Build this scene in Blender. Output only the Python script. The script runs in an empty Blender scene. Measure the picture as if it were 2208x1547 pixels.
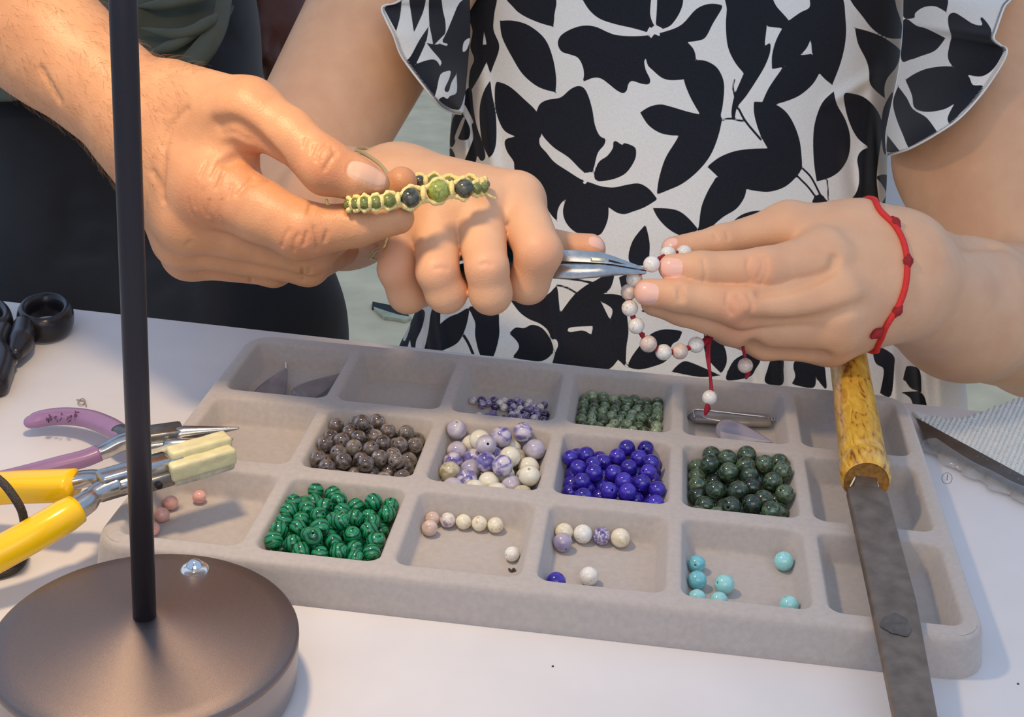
import bpy, bmesh, math, random
import numpy as np
from mathutils import Vector, Matrix

# ------------------------------------------------------------------ camera
W, H, F = 2208., 1547., 2894.
YAW, PIT, ROL = -.0995, .4216, -.0545
CAM = np.array([.0336, -.5492, .3139])
_f = np.array([math.sin(YAW)*math.cos(PIT), math.cos(YAW)*math.cos(PIT), -math.sin(PIT)])
_r = np.array([math.cos(YAW), -math.sin(YAW), 0.]); _d = np.cross(_f, _r)
RIGHT = math.cos(ROL)*_r+math.sin(ROL)*_d
DOWN = -math.sin(ROL)*_r+math.cos(ROL)*_d
FWD = _f
sc = bpy.context.scene
col = sc.collection
cd = bpy.data.cameras.new('camera'); cam = bpy.data.objects.new('camera', cd); col.objects.link(cam)
cd.sensor_width = 36.; cd.lens = F*36./W; cd.clip_start = .01; cd.clip_end = 60.
cam.matrix_world = Matrix(((RIGHT[0], -DOWN[0], -FWD[0], CAM[0]), (RIGHT[1], -DOWN[1], -FWD[1], CAM[1]),
                           (RIGHT[2], -DOWN[2], -FWD[2], CAM[2]), (0, 0, 0, 1)))
sc.camera = cam
# ------------------------------------------------------------------ sky, exposure
WORLD_COL = (.50, .69, 1.0); WORLD_STR = .82
LED_POWER = .98; LED_COL = (1.0, .73, .42)
EXPOSURE = 0.0
wd = bpy.data.worlds.new('world'); sc.world = wd; wd.use_nodes = True
wd.node_tree.nodes['Background'].inputs[0].default_value = (*WORLD_COL, 1)
wd.node_tree.nodes['Background'].inputs[1].default_value = WORLD_STR
sc.view_settings.view_transform = 'Standard'; sc.view_settings.look = 'None'
sc.view_settings.exposure = EXPOSURE; sc.view_settings.gamma = 1.0; sc.view_settings.use_curve_mapping = False
# an unseen warm fill light, added behind the camera to brighten dress and arms
FILL_POWER = 10.; FILL_COL = (1.0, .77, .50)
al = bpy.data.lights.new('fill_light', 'AREA'); al.shape = 'RECTANGLE'; al.size = 1.6; al.size_y = .9
al.energy = FILL_POWER; al.color = FILL_COL
alo = bpy.data.objects.new('fill_light', al); col.objects.link(alo)
alo.location = (.3, -1.7, 1.15)
alo.rotation_euler = Vector((.05-.3, .3+1.7, .1-1.15)).to_track_quat('-Z', 'Y').to_euler()

# ------------------------------------------------------------------ geometry helpers
A = np.array
def ray(x, y): return FWD+(x-W/2)/F*RIGHT+(y-H/2)/F*DOWN
def at(x, y, t): return CAM+t*ray(x, y)            # a point t metres into the room along a sight line
def onz(x, y, z):
    d = ray(x, y); return CAM+d*(z-CAM[2])/d[2]    # a point of the level plane z
def topix(P):
    q = np.asarray(P, float)-CAM; t = q@FWD
    return np.stack([W/2+F*(q@RIGHT)/t, H/2+F*(q@DOWN)/t, t], -1)

def empty(name, loc, label=None, cat=None, group=None):
    o = bpy.data.objects.new(name, None); col.objects.link(o); o.location = tuple(loc); o.empty_display_size = .01
    tag(o, label, cat, group); return o
def tag(o, label=None, cat=None, group=None, kind=None):
    if label: o['label'] = label
    if cat: o['category'] = cat
    if group: o['group'] = group
    if kind: o['kind'] = kind
    return o
def mesh_obj(name, V, Fc, mat, parent=None, smooth=True, origin=None):
    """link vertices V (world) and faces Fc as one mesh object; origin None -> base centre (or the parent's place)"""
    V = np.asarray(V, float)
    if parent is not None: o0 = np.zeros(3); p = parent
    if origin is None:
        origin = A([(V[:, 0].min()+V[:, 0].max())/2, (V[:, 1].min()+V[:, 1].max())/2, V[:, 2].min()])
    origin = np.asarray(origin, float)
    me = bpy.data.meshes.new(name)
    me.from_pydata((V-origin).tolist(), [], [tuple(int(i) for i in f) for f in Fc]); me.update()
    me.materials.append(mat)
    if smooth: me.polygons.foreach_set('use_smooth', [True]*len(me.polygons))
    o = bpy.data.objects.new(name, me); col.objects.link(o)
    if parent is not None:
        o.parent = parent
        base = np.zeros(3); q = parent
        while q is not None:
            base = base+A(q.location); q = q.parent
        o.location = tuple(origin-base)
    else:
        o.location = tuple(origin)
    return o
def autosmooth(o, ang=40):
    me = o.data
    bm = bmesh.new(); bm.from_mesh(me)
    lim = math.radians(ang)
    for e in bm.edges:
        if len(e.link_faces) == 2:
            e.smooth = e.calc_face_angle(0) < lim
    bm.to_mesh(me); bm.free(); return o
def nrm(v):
    v = np.asarray(v, float); return v/(np.linalg.norm(v)+1e-12)
def catmull(P, n):
    """smooth curve through rows of P (any columns), n samples a span"""
    P = np.asarray(P, float); Q = np.vstack([2*P[0]-P[1], P, 2*P[-1]-P[-2]]); out = []
    for i in range(1, len(Q)-2):
        p0, p1, p2, p3 = Q[i-1:i+3]
        for k in range(n):
            t = k/n
            out.append(.5*((2*p1)+(-p0+p2)*t+(2*p0-5*p1+4*p2-p3)*t*t+(-p0+3*p1-3*p2+p3)*t**3))
    out.append(P[-1]); return A(out)
def catmull_closed(P, n):
    P = np.asarray(P, float); N = len(P); out = []
    for i in range(N):
        p0, p1, p2, p3 = P[(i-1) % N], P[i], P[(i+1) % N], P[(i+2) % N]
        for k in range(n):
            t = k/n
            out.append(.5*((2*p1)+(-p0+p2)*t+(2*p0-5*p1+4*p2-p3)*t*t+(-p0+3*p1-3*p2+p3)*t**3))
    return A(out)
class MB:
    """collects vertices and faces of one mesh"""
    def __init__(s): s.V = []; s.F = []; s.n = 0
    def add(s, V, Fc):
        s.V.append(np.asarray(V, float)); s.F += [tuple(i+s.n for i in f) for f in Fc]; s.n += len(V); return s
    def build(s, name, mat, parent=None, smooth=True, sharp=None, origin=None):
        o = mesh_obj(name, np.vstack(s.V), s.F, mat, parent, smooth, origin)
        if sharp: autosmooth(o, sharp)
        return o
def rings_mesh(rings, closed=True, cap0=True, cap1=True):
    """loft through rings (each m x 3)"""
    m = len(rings[0]); V = np.vstack(rings); Fc = []
    for i in range(len(rings)-1):
        for j in range(m if closed else m-1):
            a = i*m+j; b = i*m+(j+1) % m
            Fc.append((a, b, b+m, a+m))
    if cap0 and closed: Fc.append(tuple(range(m-1, -1, -1)))
    if cap1 and closed: Fc.append(tuple(range((len(rings)-1)*m, len(rings)*m)))
    return V, Fc
def frames(P, up=(0, 0, 1), closed=False):
    P = np.asarray(P, float); n = len(P)
    if closed: T = np.roll(P, -1, 0)-np.roll(P, 1, 0)
    else:
        T = np.zeros_like(P); T[1:-1] = P[2:]-P[:-2]; T[0] = P[1]-P[0]; T[-1] = P[-1]-P[-2]
    T = T/np.linalg.norm(T, axis=1)[:, None]
    up = A(up, float)
    N = np.zeros_like(P)
    v = up-T[0]*(up@T[0])
    if np.linalg.norm(v) < 1e-3: v = A([1., 0, 0])-T[0]*T[0][0]
    N[0] = nrm(v)
    for i in range(1, n):
        v = N[i-1]-T[i]*(N[i-1]@T[i]); N[i] = nrm(v)
    return T, N, np.cross(T, N)
def tube(P, R, seg=12, cap=True, rn=1., rb=1., up=(0, 0, 1), closed=False, round_end=False, power=2.):
    """sweep a (super)ellipse of radius R along P; rn scales along 'up', rb across"""
    P = np.asarray(P, float); n = len(P); R = np.broadcast_to(np.asarray(R, float), (n,)).copy()
    rn = np.broadcast_to(np.asarray(rn, float), (n,)); rb = np.broadcast_to(np.asarray(rb, float), (n,))
    T, N, B = frames(P, up, closed)
    if round_end and not closed:
        def ends(i, s):
            out = []
            for a in (80, 60, 40, 20):
                a = math.radians(a); out.append((P[i]+s*T[i]*R[i]*math.sin(a), R[i]*math.cos(a), N[i], B[i], rn[i], rb[i]))
            return out
        pre = ends(0, -1); post = ends(-1, 1)[::-1]
        rows = pre+[(P[i], R[i], N[i], B[i], rn[i], rb[i]) for i in range(n)]+post
    else:
        rows = [(P[i], R[i], N[i], B[i], rn[i], rb[i]) for i in range(n)]
    th = np.linspace(0, 2*math.pi, seg, endpoint=False)
    c, s = np.cos(th), np.sin(th)
    if power != 2.:
        c = np.sign(c)*abs(c)**(2/power); s = np.sign(s)*abs(s)**(2/power)
    rings = [p+r*(a*c[:, None]*Nn+b*s[:, None]*Bb) for p, r, Nn, Bb, a, b in rows]
    V, Fc = rings_mesh(rings, True, cap and not closed, cap and not closed)
    if closed:
        m = seg; L = len(rings)
        for j in range(m):
            a = (L-1)*m+j; b = (L-1)*m+(j+1) % m
            Fc.append((a, b, (j+1) % m, j))
    return V, Fc
def lathe(prof, seg=48, axis_o=(0, 0, 0), ax=(0, 0, 1), cap=True):
    """prof rows (radius, height)"""
    ax = nrm(ax); u = nrm(np.cross(ax, (0, 1, 0) if abs(ax[1]) < .9 else (1, 0, 0))); v = np.cross(ax, u)
    th = np.linspace(0, 2*math.pi, seg, endpoint=False); o = A(axis_o, float)
    rings = [o+ax*h+r*(np.cos(th)[:, None]*u+np.sin(th)[:, None]*v) for r, h in prof]
    return rings_mesh(rings, True, cap, cap)
def box(c, size, R=None, bev=0., seg=2):
    """bevelled box, R rows = local axes"""
    bm = bmesh.new(); bmesh.ops.create_cube(bm, size=1.)
    for v in bm.verts: v.co = Vector((v.co.x*size[0], v.co.y*size[1], v.co.z*size[2]))
    if bev > 0: bmesh.ops.bevel(bm, geom=bm.edges[:], offset=bev, segments=seg, profile=.5, affect='EDGES')
    V = A([v.co[:] for v in bm.verts]); Fc = [tuple(v.index for v in f.verts) for f in bm.faces]
    bm.verts.index_update(); bm.free()
    if R is not None: V = V@np.asarray(R, float)
    return V+A(c, float), Fc
def rrect(hx, hy, r, n=5):
    P = []
    for cx, cy, a0 in ((hx-r, hy-r, 0), (-hx+r, hy-r, 90), (-hx+r, -hy+r, 180), (hx-r, -hy+r, 270)):
        for k in range(n+1):
            a = math.radians(a0+90*k/n); P.append((cx+r*math.cos(a), cy+r*math.sin(a)))
    return A(P)
def prism(poly, z0, z1, bev=0.):
    """polygon (n x 2) extruded, top and bottom edges eased"""
    poly = np.asarray(poly, float); n = len(poly)
    def inset(d):
        if d == 0: return poly
        c = poly.mean(0); out = []
        for i in range(n):
            a, b, cc = poly[i-1], poly[i], poly[(i+1) % n]
            n1 = nrm(A([(b-a)[1], -(b-a)[0]])); n2 = nrm(A([(cc-b)[1], -(cc-b)[0]]))
            m = n1+n2; m = m/max(m@m, .3)*2; out.append(b-m*d*.5)
        return A(out)
    rows = [(bev, z0), (0, z0+bev), (0, z1-bev), (bev, z1)] if bev else [(0, z0), (0, z1)]
    rings = [np.c_[inset(d), np.full(n, z)] for d, z in rows]
    return rings_mesh(rings)

# ------------------------------------------------------------------ material helpers
def lin(c):
    c = np.asarray(c, float)/255.
    return tuple(np.where(c <= .04045, c/12.92, ((c+.055)/1.055)**2.4))
def new_mat(name):
    m = bpy.data.materials.new(name); m.use_nodes = True
    return m, m.node_tree, m.node_tree.nodes['Principled BSDF']
def N(nt, typ, **kw):
    n = nt.nodes.new(typ)
    for k, v in kw.items():
        if k in n.inputs.keys() if hasattr(n.inputs, 'keys') else False: n.inputs[k].default_value = v
        else: setattr(n, k, v)
    return n
def ramp(nt, stops, interp='LINEAR'):
    n = nt.nodes.new('ShaderNodeValToRGB'); cr = n.color_ramp; cr.interpolation = interp
    while len(cr.elements) < len(stops): cr.elements.new(.5)
    for e, (p, c) in zip(cr.elements, stops): e.position = p; e.color = (*c[:3], 1)
    return n
def mat(name, color, rough=.5, metal=0., noise=0., scale=200., bump=0., bscale=800., spec=.5, coat=0., sss=0., sheen=0., trans=0., ior=1.45, c2=None, coord='Object', bdist=.0003):
    """plain procedural material: colour with noise mottling, fine bump"""
    m, nt, b = new_mat(name); L = nt.links
    c = lin(color)
    b.inputs['Base Color'].default_value = (*c, 1); b.inputs['Roughness'].default_value = rough
    b.inputs['Metallic'].default_value = metal; b.inputs['Specular IOR Level'].default_value = spec
    b.inputs['IOR'].default_value = ior
    if coat: b.inputs['Coat Weight'].default_value = coat; b.inputs['Coat Roughness'].default_value = .05
    if sheen: b.inputs['Sheen Weight'].default_value = sheen; b.inputs['Sheen Roughness'].default_value = .6
    if trans: b.inputs['Transmission Weight'].default_value = trans
    if sss:
        b.inputs['Subsurface Weight'].default_value = sss; b.inputs['Subsurface Radius'].default_value = (1, .4, .25); b.inputs['Subsurface Scale'].default_value = .004
    tc = nt.nodes.new('ShaderNodeTexCoord')
    if noise or c2:
        nz = nt.nodes.new('ShaderNodeTexNoise'); nz.inputs['Scale'].default_value = scale; nz.inputs['Detail'].default_value = 5
        L.new(tc.outputs[coord], nz.inputs['Vector'])
        ca = lin(c2) if c2 else tuple(x*(1-noise) for x in c); cb = c if c2 else tuple(min(1, x*(1+noise)) for x in c)
        rp = ramp(nt, [(.3, ca), (.7, cb)]); L.new(nz.outputs['Fac'], rp.inputs[0]); L.new(rp.outputs[0], b.inputs['Base Color'])
    if bump:
        nb = nt.nodes.new('ShaderNodeTexNoise'); nb.inputs['Scale'].default_value = bscale; nb.inputs['Detail'].default_value = 3
        L.new(tc.outputs[coord], nb.inputs['Vector'])
        bp = nt.nodes.new('ShaderNodeBump'); bp.inputs['Strength'].default_value = bump; bp.inputs['Distance'].default_value = bdist
        L.new(nb.outputs['Fac'], bp.inputs['Height']); L.new(bp.outputs[0], b.inputs['Normal'])
    return m
# ------------------------------------------------------------------ setting: floor, table
M_floor = mat('concrete_floor', (222, 199, 160), .8, noise=.14, scale=9., bump=.3, bscale=60., bdist=.003, coord='Object')
V, Fc = box((0, 3.5, -.76), (14, 14, .02))
floor = mesh_obj('floor', V, Fc, M_floor, smooth=False); tag(floor, 'smooth grey-green concrete floor', kind='structure')

V, Fc = box((0, 10.4, .9), (14, .1, 3.3)); tag(mesh_obj('wall_back', V, Fc, mat('hall_wall', (190, 196, 192), .8, noise=.05, scale=3.), smooth=False), 'plain pale wall far behind the stall', kind='structure')
M_table = mat('white_table_laminate', (216, 211, 211), .45, noise=.03, scale=30., bump=.08, bscale=900., bdist=.0002)
M_tableleg = mat('table_leg_steel', (120, 122, 126), .35, metal=.9)
table = empty('table', (0, -.2, -.75), 'white laminate work table under the bead tray', 'table')
# the far edge runs a little aslant
a_, b_ = onz(0, 648, 0)[:2], onz(860, 745, 0)[:2]
sl = (b_[1]-a_[1])/(b_[0]-a_[0]); ye = lambda x: a_[1]+sl*(x-a_[0])
poly = [(-.75, ye(-.75)), (-.75, -.62), (.95, -.62), (.95, ye(.3)), (.3, ye(.3))]
V, Fc = prism(poly, -.025, 0, .0015); o = mesh_obj('table_top', V, Fc, M_table, table, smooth=False)
for x in (-.68, .88):
    for y in (-.55, .08):
        V, Fc = tube([(x, y, -.75), (x, y, -.024)], .018, 12); mesh_obj('leg', V, Fc, M_tableleg, table)

# ------------------------------------------------------------------ bead tray
PX, PY, CWX, CWY = .0575, .0700, .0508, .0589
TH, CD = .017, .0132            # tray height, depth of a compartment
CZ = TH-CD                      # floor of a compartment
M_tray = mat('grey_flocking', (176, 166, 160), .95, noise=.06, scale=400., bump=.5, bscale=2600., bdist=.0002, spec=.2, sheen=.35)
def make_tray():
    mb = MB()
    n = 6; RC = .0055
    HX, HY, RO = .1768, .1093, .012
    for r in range(3):
        for c in range(6):
            cx, cy = (c-2.5)*PX, (1-r)*PY
            rows = []
            for ins, z, rad in ((-.0016, TH, RC+.0012), (-.0008, TH-.0003, RC+.0008), (-.0002, TH-.0010, RC), (.0002, TH-.0022, RC), (.0031, CZ+.0024, RC), (.0035, CZ+.0011, RC), (.0043, CZ+.0003, RC), (.0058, CZ, RC)):
                q = rrect(CWX/2-ins, CWY/2-ins, rad, n)
                rows.append(np.c_[q+A([cx, cy]), np.full(len(q), z)])
            # cell rim out to the pitch lines (outer cells reach the tray's edge)
            q = rows[0][:, :2]-A([cx, cy])
            k = np.maximum(abs(q[:, 0])/(CWX/2+.0016), abs(q[:, 1])/(CWY/2+.0016))
            e = q/k[:, None]/A([CWX/2+.0016, CWY/2+.0016])
            for kk in (3, 10, 17, 24): e[kk] = np.sign(e[kk])
            x0 = -HX+.002-cx if c == 0 else -PX/2; x1 = HX-.002-cx if c == 5 else PX/2
            y0 = -HY+.002-cy if r == 2 else -PY/2; y1 = HY-.002-cy if r == 0 else PY/2
            ex = np.where(e[:, 0] > 0, e[:, 0]*x1, -e[:, 0]*x0); ey = np.where(e[:, 1] > 0, e[:, 1]*y1, -e[:, 1]*y0)
            g = np.c_[ex+cx, ey+cy]
            # round the tray's corners
            ax, ay = np.clip(abs(g[:, 0])-(HX-.002-RO), 0, None), np.clip(abs(g[:, 1])-(HY-.002-RO), 0, None)
            d = np.hypot(ax, ay); over = (ax > 0) & (ay > 0) & (d > RO)
            s = np.where(over, RO/np.maximum(d, 1e-9), 1.)
            g[:, 0] = np.where(over, np.sign(g[:, 0])*(HX-.002-RO+ax*s), g[:, 0]); g[:, 1] = np.where(over, np.sign(g[:, 1])*(HY-.002-RO+ay*s), g[:, 1])
            rows = [np.c_[g, np.full(len(g), TH)]]+rows
            V, Fc = rings_mesh(rows, True, False, True)
            mb.add(V, Fc)
    rows = []
    for out, z in ((-.0030, TH-.00005), (-.0020, TH), (-.0008, TH-.0004), (0, TH-.0014), (.0006, TH-.0035), (.0024, .0030), (.0028, .0012), (.0026, 0), (-.003, 0), (-.004, .002)):
        q = rrect(HX+out, HY+out, RO+max(out, 0)+.002, 8); rows.append(np.c_[q, np.full(len(q), z)])
    V, Fc = rings_mesh(rows, True, False, False); mb.add(V, Fc)
    o = mb.build('bead_tray', M_tray, None, True, 60, origin=(0, 0, 0))
    return tag(o, 'grey flocked bead tray with eighteen compartments on the white table', 'tray')
tray = make_tray()

# ------------------------------------------------------------------ lamp
M_lamp = mat('dark_powder_coat', (132, 117, 112), .41, metal=.95, noise=.12, scale=3000., bump=.5, bscale=4200., bdist=.0001)
M_pole = mat('dark_pole_coat', (52, 46, 50), .38, metal=.5, noise=.1, scale=2500., bump=.3, bscale=4000., bdist=.0001)
M_lampside = mat('lamp_base_side', (150, 140, 138), .32, metal=.6, bump=.2, bscale=4000., bdist=.0001)  # lighter than the top: the table's reflection is put into the colour
M_chrome = mat('chrome', (225, 225, 228), .08, metal=1.)
M_clear = mat('clear_plastic', (240, 242, 244), .05, trans=.9, ior=1.45)
LX, LY, LR, LZ = -.129, -.172, .0537, .0236
lamp = empty('table_lamp', (LX, LY, 0), 'dark matte table lamp with round conical base and thin pole', 'lamp')
V, Fc = lathe([(0, LZ+.0078), (.005, LZ+.0077), (.009, LZ+.0069), (.014, LZ+.0059), (.024, LZ+.0041), (.036, LZ+.0022), (.046, LZ+.0008), (LR-.0012, LZ-.0002), (LR-.0004, LZ-.0008), (LR, LZ-.0018), (LR, LZ-.003)], 96, (LX, LY, 0), cap=False)
mesh_obj('base_top', V, Fc, M_lamp, lamp)
V, Fc = lathe([(LR-.0003, LZ-.0029), (LR-.0003, LZ-.008), (LR-.0010, .004), (LR-.002, .0012), (LR-.004, 0), (0.001, 0)], 96, (LX, LY, 0), cap=False)
mesh_obj('base_side', V, Fc, M_lampside, lamp)
# the pole leans a touch, as the photo shows
ptop = at(265, 0, .386); pb = A([LX, LY, LZ+.0070]); pd = (ptop-pb)/(ptop[2]-pb[2])
pole_top = pb+pd*(.352-pb[2])
V, Fc = tube([pb, pb+pd*.1, pb+pd*.2, pole_top], .00405, 24); mesh_obj('pole', V, Fc, M_pole, lamp)
dome = onz(420, 1226, .0262)
sens = empty('touch_sensor', dome-A([LX, LY, 0]), None); sens.parent = lamp
dz = LZ+.0016
V, Fc = lathe([(.0001, dz+.0022), (.0022, dz+.0022), (.0042, dz+.0020), (.0053, dz+.0010), (.0055, dz-.0002), (.0050, dz-.0006), (.0001, dz-.0006)], 40, (dome[0], dome[1], 0), cap=False)
bpy.data.objects.remove(sens)
ring = mesh_obj('touch_button', V, Fc, M_clear, lamp)
V, Fc = lathe([(.0001, dz+.0048), (.0012, dz+.0046), (.0024, dz+.0038), (.0031, dz+.0026), (.0033, dz+.0021), (.0001, dz+.0021)], 32, (dome[0], dome[1], 0), cap=False)
mesh_obj('metal_dome', V, Fc, M_chrome, ring)
# lamp head over the frame: a gooseneck carries a small cone shade with the LED disc out over the hands
hc = A([-.160, -.100, .400])
P = catmull(A([pole_top-A([0, 0, .004]), pole_top+A([0, .004, .040]), pole_top+A([-.012, .030, .075]), hc+A([.008, -.012, .078]), hc+A([0, 0, .045]), hc+A([0, 0, .018])]), 8)
V, Fc = tube(P, .0042, 16); mesh_obj('gooseneck', V, Fc, M_pole, lamp)
V, Fc = lathe([(.006, .02), (.012, .016), (.030, .004), (.040, -.010), (.0412, -.012), (.0402, -.0125), (.028, .001), (.010, .012), (.006, .013)], 64, hc, cap=False)
mesh_obj('lamp_shade', V, Fc, M_lamp, lamp)
M_led = bpy.data.materials.new('led_disc'); M_led.use_nodes = True
_b = M_led.node_tree.nodes['Principled BSDF']; _b.inputs['Emission Color'].default_value = (*LED_COL, 1); _b.inputs['Emission Strength'].default_value = 6.
V, Fc = lathe([(.0005, -.001), (.026, -.001), (.026, -.0025), (.0005, -.003)], 40, hc, cap=False)
mesh_obj('led_disc', V, Fc, M_led, lamp)
ld = bpy.data.lights.new('led_light', 'AREA'); ld.shape = 'DISK'; ld.size = .05; ld.energy = LED_POWER; ld.color = LED_COL; ld.spread = math.radians(165)
lo = bpy.data.objects.new('led_light', ld); col.objects.link(lo); lo.parent = lamp
lo.location = tuple(hc-A([LX, LY, 0])-A([0, 0, .0045]))
# ------------------------------------------------------------------ hand tools on the table
def Z(rows):
    """rows (px, py, height) -> points"""
    return A([onz(x, y, z) for x, y, z in rows])
M_steel = mat('tool_steel', (186, 184, 182), .22, metal=1., noise=.08, scale=300., bump=.1, bscale=1500.)
M_steeldull = mat('worn_steel', (128, 124, 120), .38, metal=.9, noise=.2, scale=250., bump=.2, bscale=900.)
M_dark = mat('dark_gap', (22, 18, 18), .7)
M_black = mat('black_plastic', (30, 27, 32), .28, noise=.1, scale=300., bump=.15, bscale=1500.)
M_yellow = mat('yellow_vinyl', (250, 196, 8), .22, coat=.3, noise=.03, scale=60.)
M_purple = mat('purple_vinyl', (150, 112, 148), .28, coat=.3, noise=.06, scale=80.)
M_pinkpurple = M_purple

# scissors: two black bows and shanks, steel blades running out of the frame
sci = empty('scissors', onz(20, 800, 0), 'black-handled scissors lying at the far left corner of the table', 'scissors')
def bow(cx, cy, ax, ay, rot, z, n=36):
    th = np.linspace(0, 2*math.pi, n, endpoint=False); out = []
    for t in th:
        x, y = ax*math.cos(t), ay*math.sin(t); c, s = math.cos(rot), math.sin(rot)
        out.append(onz(cx+x*c-y*s, cy+x*s+y*c, z))
    return A(out)
def scissor_half(name, ring, shank, parent):
    mb = MB(); V, Fc = tube(ring, np.full(len(ring), .0036), 16, closed=True, rn=2.1, rb=.95); mb.add(V, Fc)
    V, Fc = tube(catmull(shank[:, :3], 6), np.interp(np.linspace(0, 1, (len(shank)-1)*6+1), np.linspace(0, 1, len(shank)), shank[:, 3]), 12, rn=1.1, round_end=True); mb.add(V, Fc)
    return mb.build(name, M_black, parent)
ring = bow(98, 685, 49, 28, -.12, .0085)
sh = np.c_[Z([(52, 705, .010), (46, 738, .010), (34, 762, .009)]), [.0062, .0068, .0042]]
scissor_half('handle', ring, sh, sci)
ring = bow(-26, 688, 44, 27, .35, .0080)
sh = np.c_[Z([(8, 715, .009), (-4, 750, .008), (8, 780, .007), (-6, 830, .006)]), [.0055, .006, .0062, .006]]
scissor_half('handle', ring, sh, sci)
V, Fc = tube(Z([(22, 730, .0075), (16, 752, .0072), (24, 780, .007), (-10, 830, .0055), (-60, 910, .004)]), [.0022, .0032, .0035, .004, .003], 10, rn=.5); mesh_obj('blade', V, Fc, M_steel, sci)
V, Fc = tube(Z([(6, 770, .004), (-6, 830, .0035), (-70, 900, .003)]), [.004, .0045, .003], 10, rn=.35); mesh_obj('blade', V, Fc, M_steel, sci)

# purple round-nose pliers
pp = empty('pliers', onz(180, 950, 0), 'round-nose pliers with purple handles, beak resting on the tray edge', 'pliers')
P = catmull(Z([(68, 910, .0075), (95, 902, .0085), (140, 898, .010), (190, 903, .0115), (235, 920, .013), (266, 938, .0145)]), 6)
r = np.interp(np.linspace(0, 1, len(P)), [0, .06, .3, .8, 1], [.0038, .0046, .0050, .0050, .0046])
up_h = MB(); V, Fc = tube(P, r, 20, rn=.72, rb=1.0, round_end=True, power=2.6); up_h.add(V, Fc); handle_up = up_h.build('handle', M_purple, pp)
P = catmull(Z([(-20, 1040, .008), (60, 1021, .009), (130, 1003, .011), (180, 990, .0125), (214, 977, .014)]), 6)
r = np.interp(np.linspace(0, 1, len(P)), [0, .06, .5, 1], [.0038, .0044, .0046, .0044])
V, Fc = tube(P, r, 20, rn=.8, rb=1., round_end=False, power=2.5); mesh_obj('handle', V, Fc, M_purple, pp)
V, Fc = tube(catmull(Z([(205, 980, .0138), (228, 972, .0148), (262, 955, .0175), (300, 945, .0195), (340, 940, .021)]), 5), np.interp(np.linspace(0, 1, 21), [0, .2, .6, 1], [.0034, .0036, .0042, .0048]), 16, rn=.9, rb=1., power=3.); mesh_obj('neck', V, Fc, M_steel, pp)
V, Fc = tube(catmull(Z([(256, 932, .0142), (285, 940, .0165), (318, 946, .019), (350, 955, .021)]), 5), [.0040]*16, 14, rn=.9, power=3.); mesh_obj('neck', V, Fc, M_steeldull, pp)
d = nrm(onz(395, 938, .022)-onz(310, 950, .022)); up = A([0, 0, 1.]); sd = np.cross(up, d); up = np.cross(d, sd)
V, Fc = box((onz(352, 940, .0225)), (.018, .0115, .008), A([d, sd, up]), .0012); mesh_obj('joint', V, Fc, M_steeldull, pp)
V, Fc = box((onz(352, 960, .0205)), (.020, .0085, .006), A([d, sd, up]), .0012); mesh_obj('joint', V, Fc, M_steel, pp)
V, Fc = tube(Z([(390, 937, .0235), (398, 936, .0235), (455, 930, .0245), (513, 924, .0255)]), [.0036, .0038, .0023, .0006], 20, round_end=True); mesh_obj('jaw', V, Fc, M_steel, pp)
V, Fc = tube(Z([(366, 962, .0215), (375, 962, .0215), (440, 955, .0225), (500, 948, .0235)]), [.0034, .0036, .0023, .0006], 20, round_end=True); mesh_obj('jaw', V, Fc, M_steel, pp)

# yellow pliers with glued pale pads on the jaws
yp = empty('pliers', onz(150, 1100, 0), 'yellow-handled pliers with pale padded jaws over the pink beads', 'pliers')
P = catmull(Z([(-150, 1072, .018), (-60, 1060, .021), (20, 1052, .024), (100, 1049, .027), (158, 1047, .029)]), 6)
V, Fc = tube(P, [.0072]*len(P), 24, rn=.82, rb=1.0, power=3.2); o = mesh_obj('handle', V, Fc, M_yellow, yp)
P = catmull(Z([(-150, 1262, .012), (-60, 1225, .017), (20, 1183, .022), (100, 1138, .0265), (166, 1098, .0295)]), 6)
V, Fc = tube(P, np.interp(np.linspace(0, 1, len(P)), [0, .9, 1], [.0070, .0069, .0062]), 24, rn=.95, rb=1., power=2.3); mesh_obj('handle', V, Fc, M_yellow, yp)
V, Fc = tube(catmull(Z([(150, 1040, .0285), (190, 1032, .030), (222, 1034, .031), (250, 1047, .0315), (290, 1036, .032)]), 5), np.interp(np.linspace(0, 1, 21), [0, .5, 1], [.0042, .0036, .0048]), 16, rn=.8, power=3.); mesh_obj('neck', V, Fc, M_steel, yp)
V, Fc = tube(catmull(Z([(160, 1101, .0292), (186, 1084, .030), (205, 1067, .031), (228, 1055, .0315), (255, 1045, .032)]), 5), np.interp(np.linspace(0, 1, 21), [0, .3, .45, 1], [.0046, .0044, .0036, .0042]), 16, power=2.6); mesh_obj('neck', V, Fc, M_steel, yp)
d = nrm(onz(372, 1000, .033)-onz(235, 1040, .032)); up = A([0, 0, 1.]); sd = np.cross(up, d); up = np.cross(d, sd)
RR = A([d, sd, up])
V, Fc = box(onz(290, 1018, .0345), (.030, .0095, .0075), RR, .0014); mesh_obj('joint', V, Fc, M_steel, yp)
V, Fc = box(onz(292, 1037, .0305), (.034, .0090, .0070), RR, .0014); mesh_obj('joint', V, Fc, M_steeldull, yp)
V, Fc = box(onz(350, 1005, .0345), (.018, .0078, .0066), RR, .0012); mesh_obj('jaw', V, Fc, M_steel, yp)
V, Fc = box(onz(352, 1032, .0300), (.020, .0074, .0062), RR, .0012); jaw = mesh_obj('jaw', V, Fc, M_steeldull, yp)
V, Fc = lathe([(.0001, .0004), (.0014, .0003), (.0016, -.0004), (.0001, -.0005)], 20, onz(336, 1040, .0300)-sd*.0040, -sd, cap=False); mesh_obj('rivet_hole', V, Fc, M_dark, yp)
M_pad = mat('pale_resin_pad', (214, 204, 158), .38, noise=.10, scale=160., bump=.5, bscale=330., bdist=.0008, sss=.2)
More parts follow.
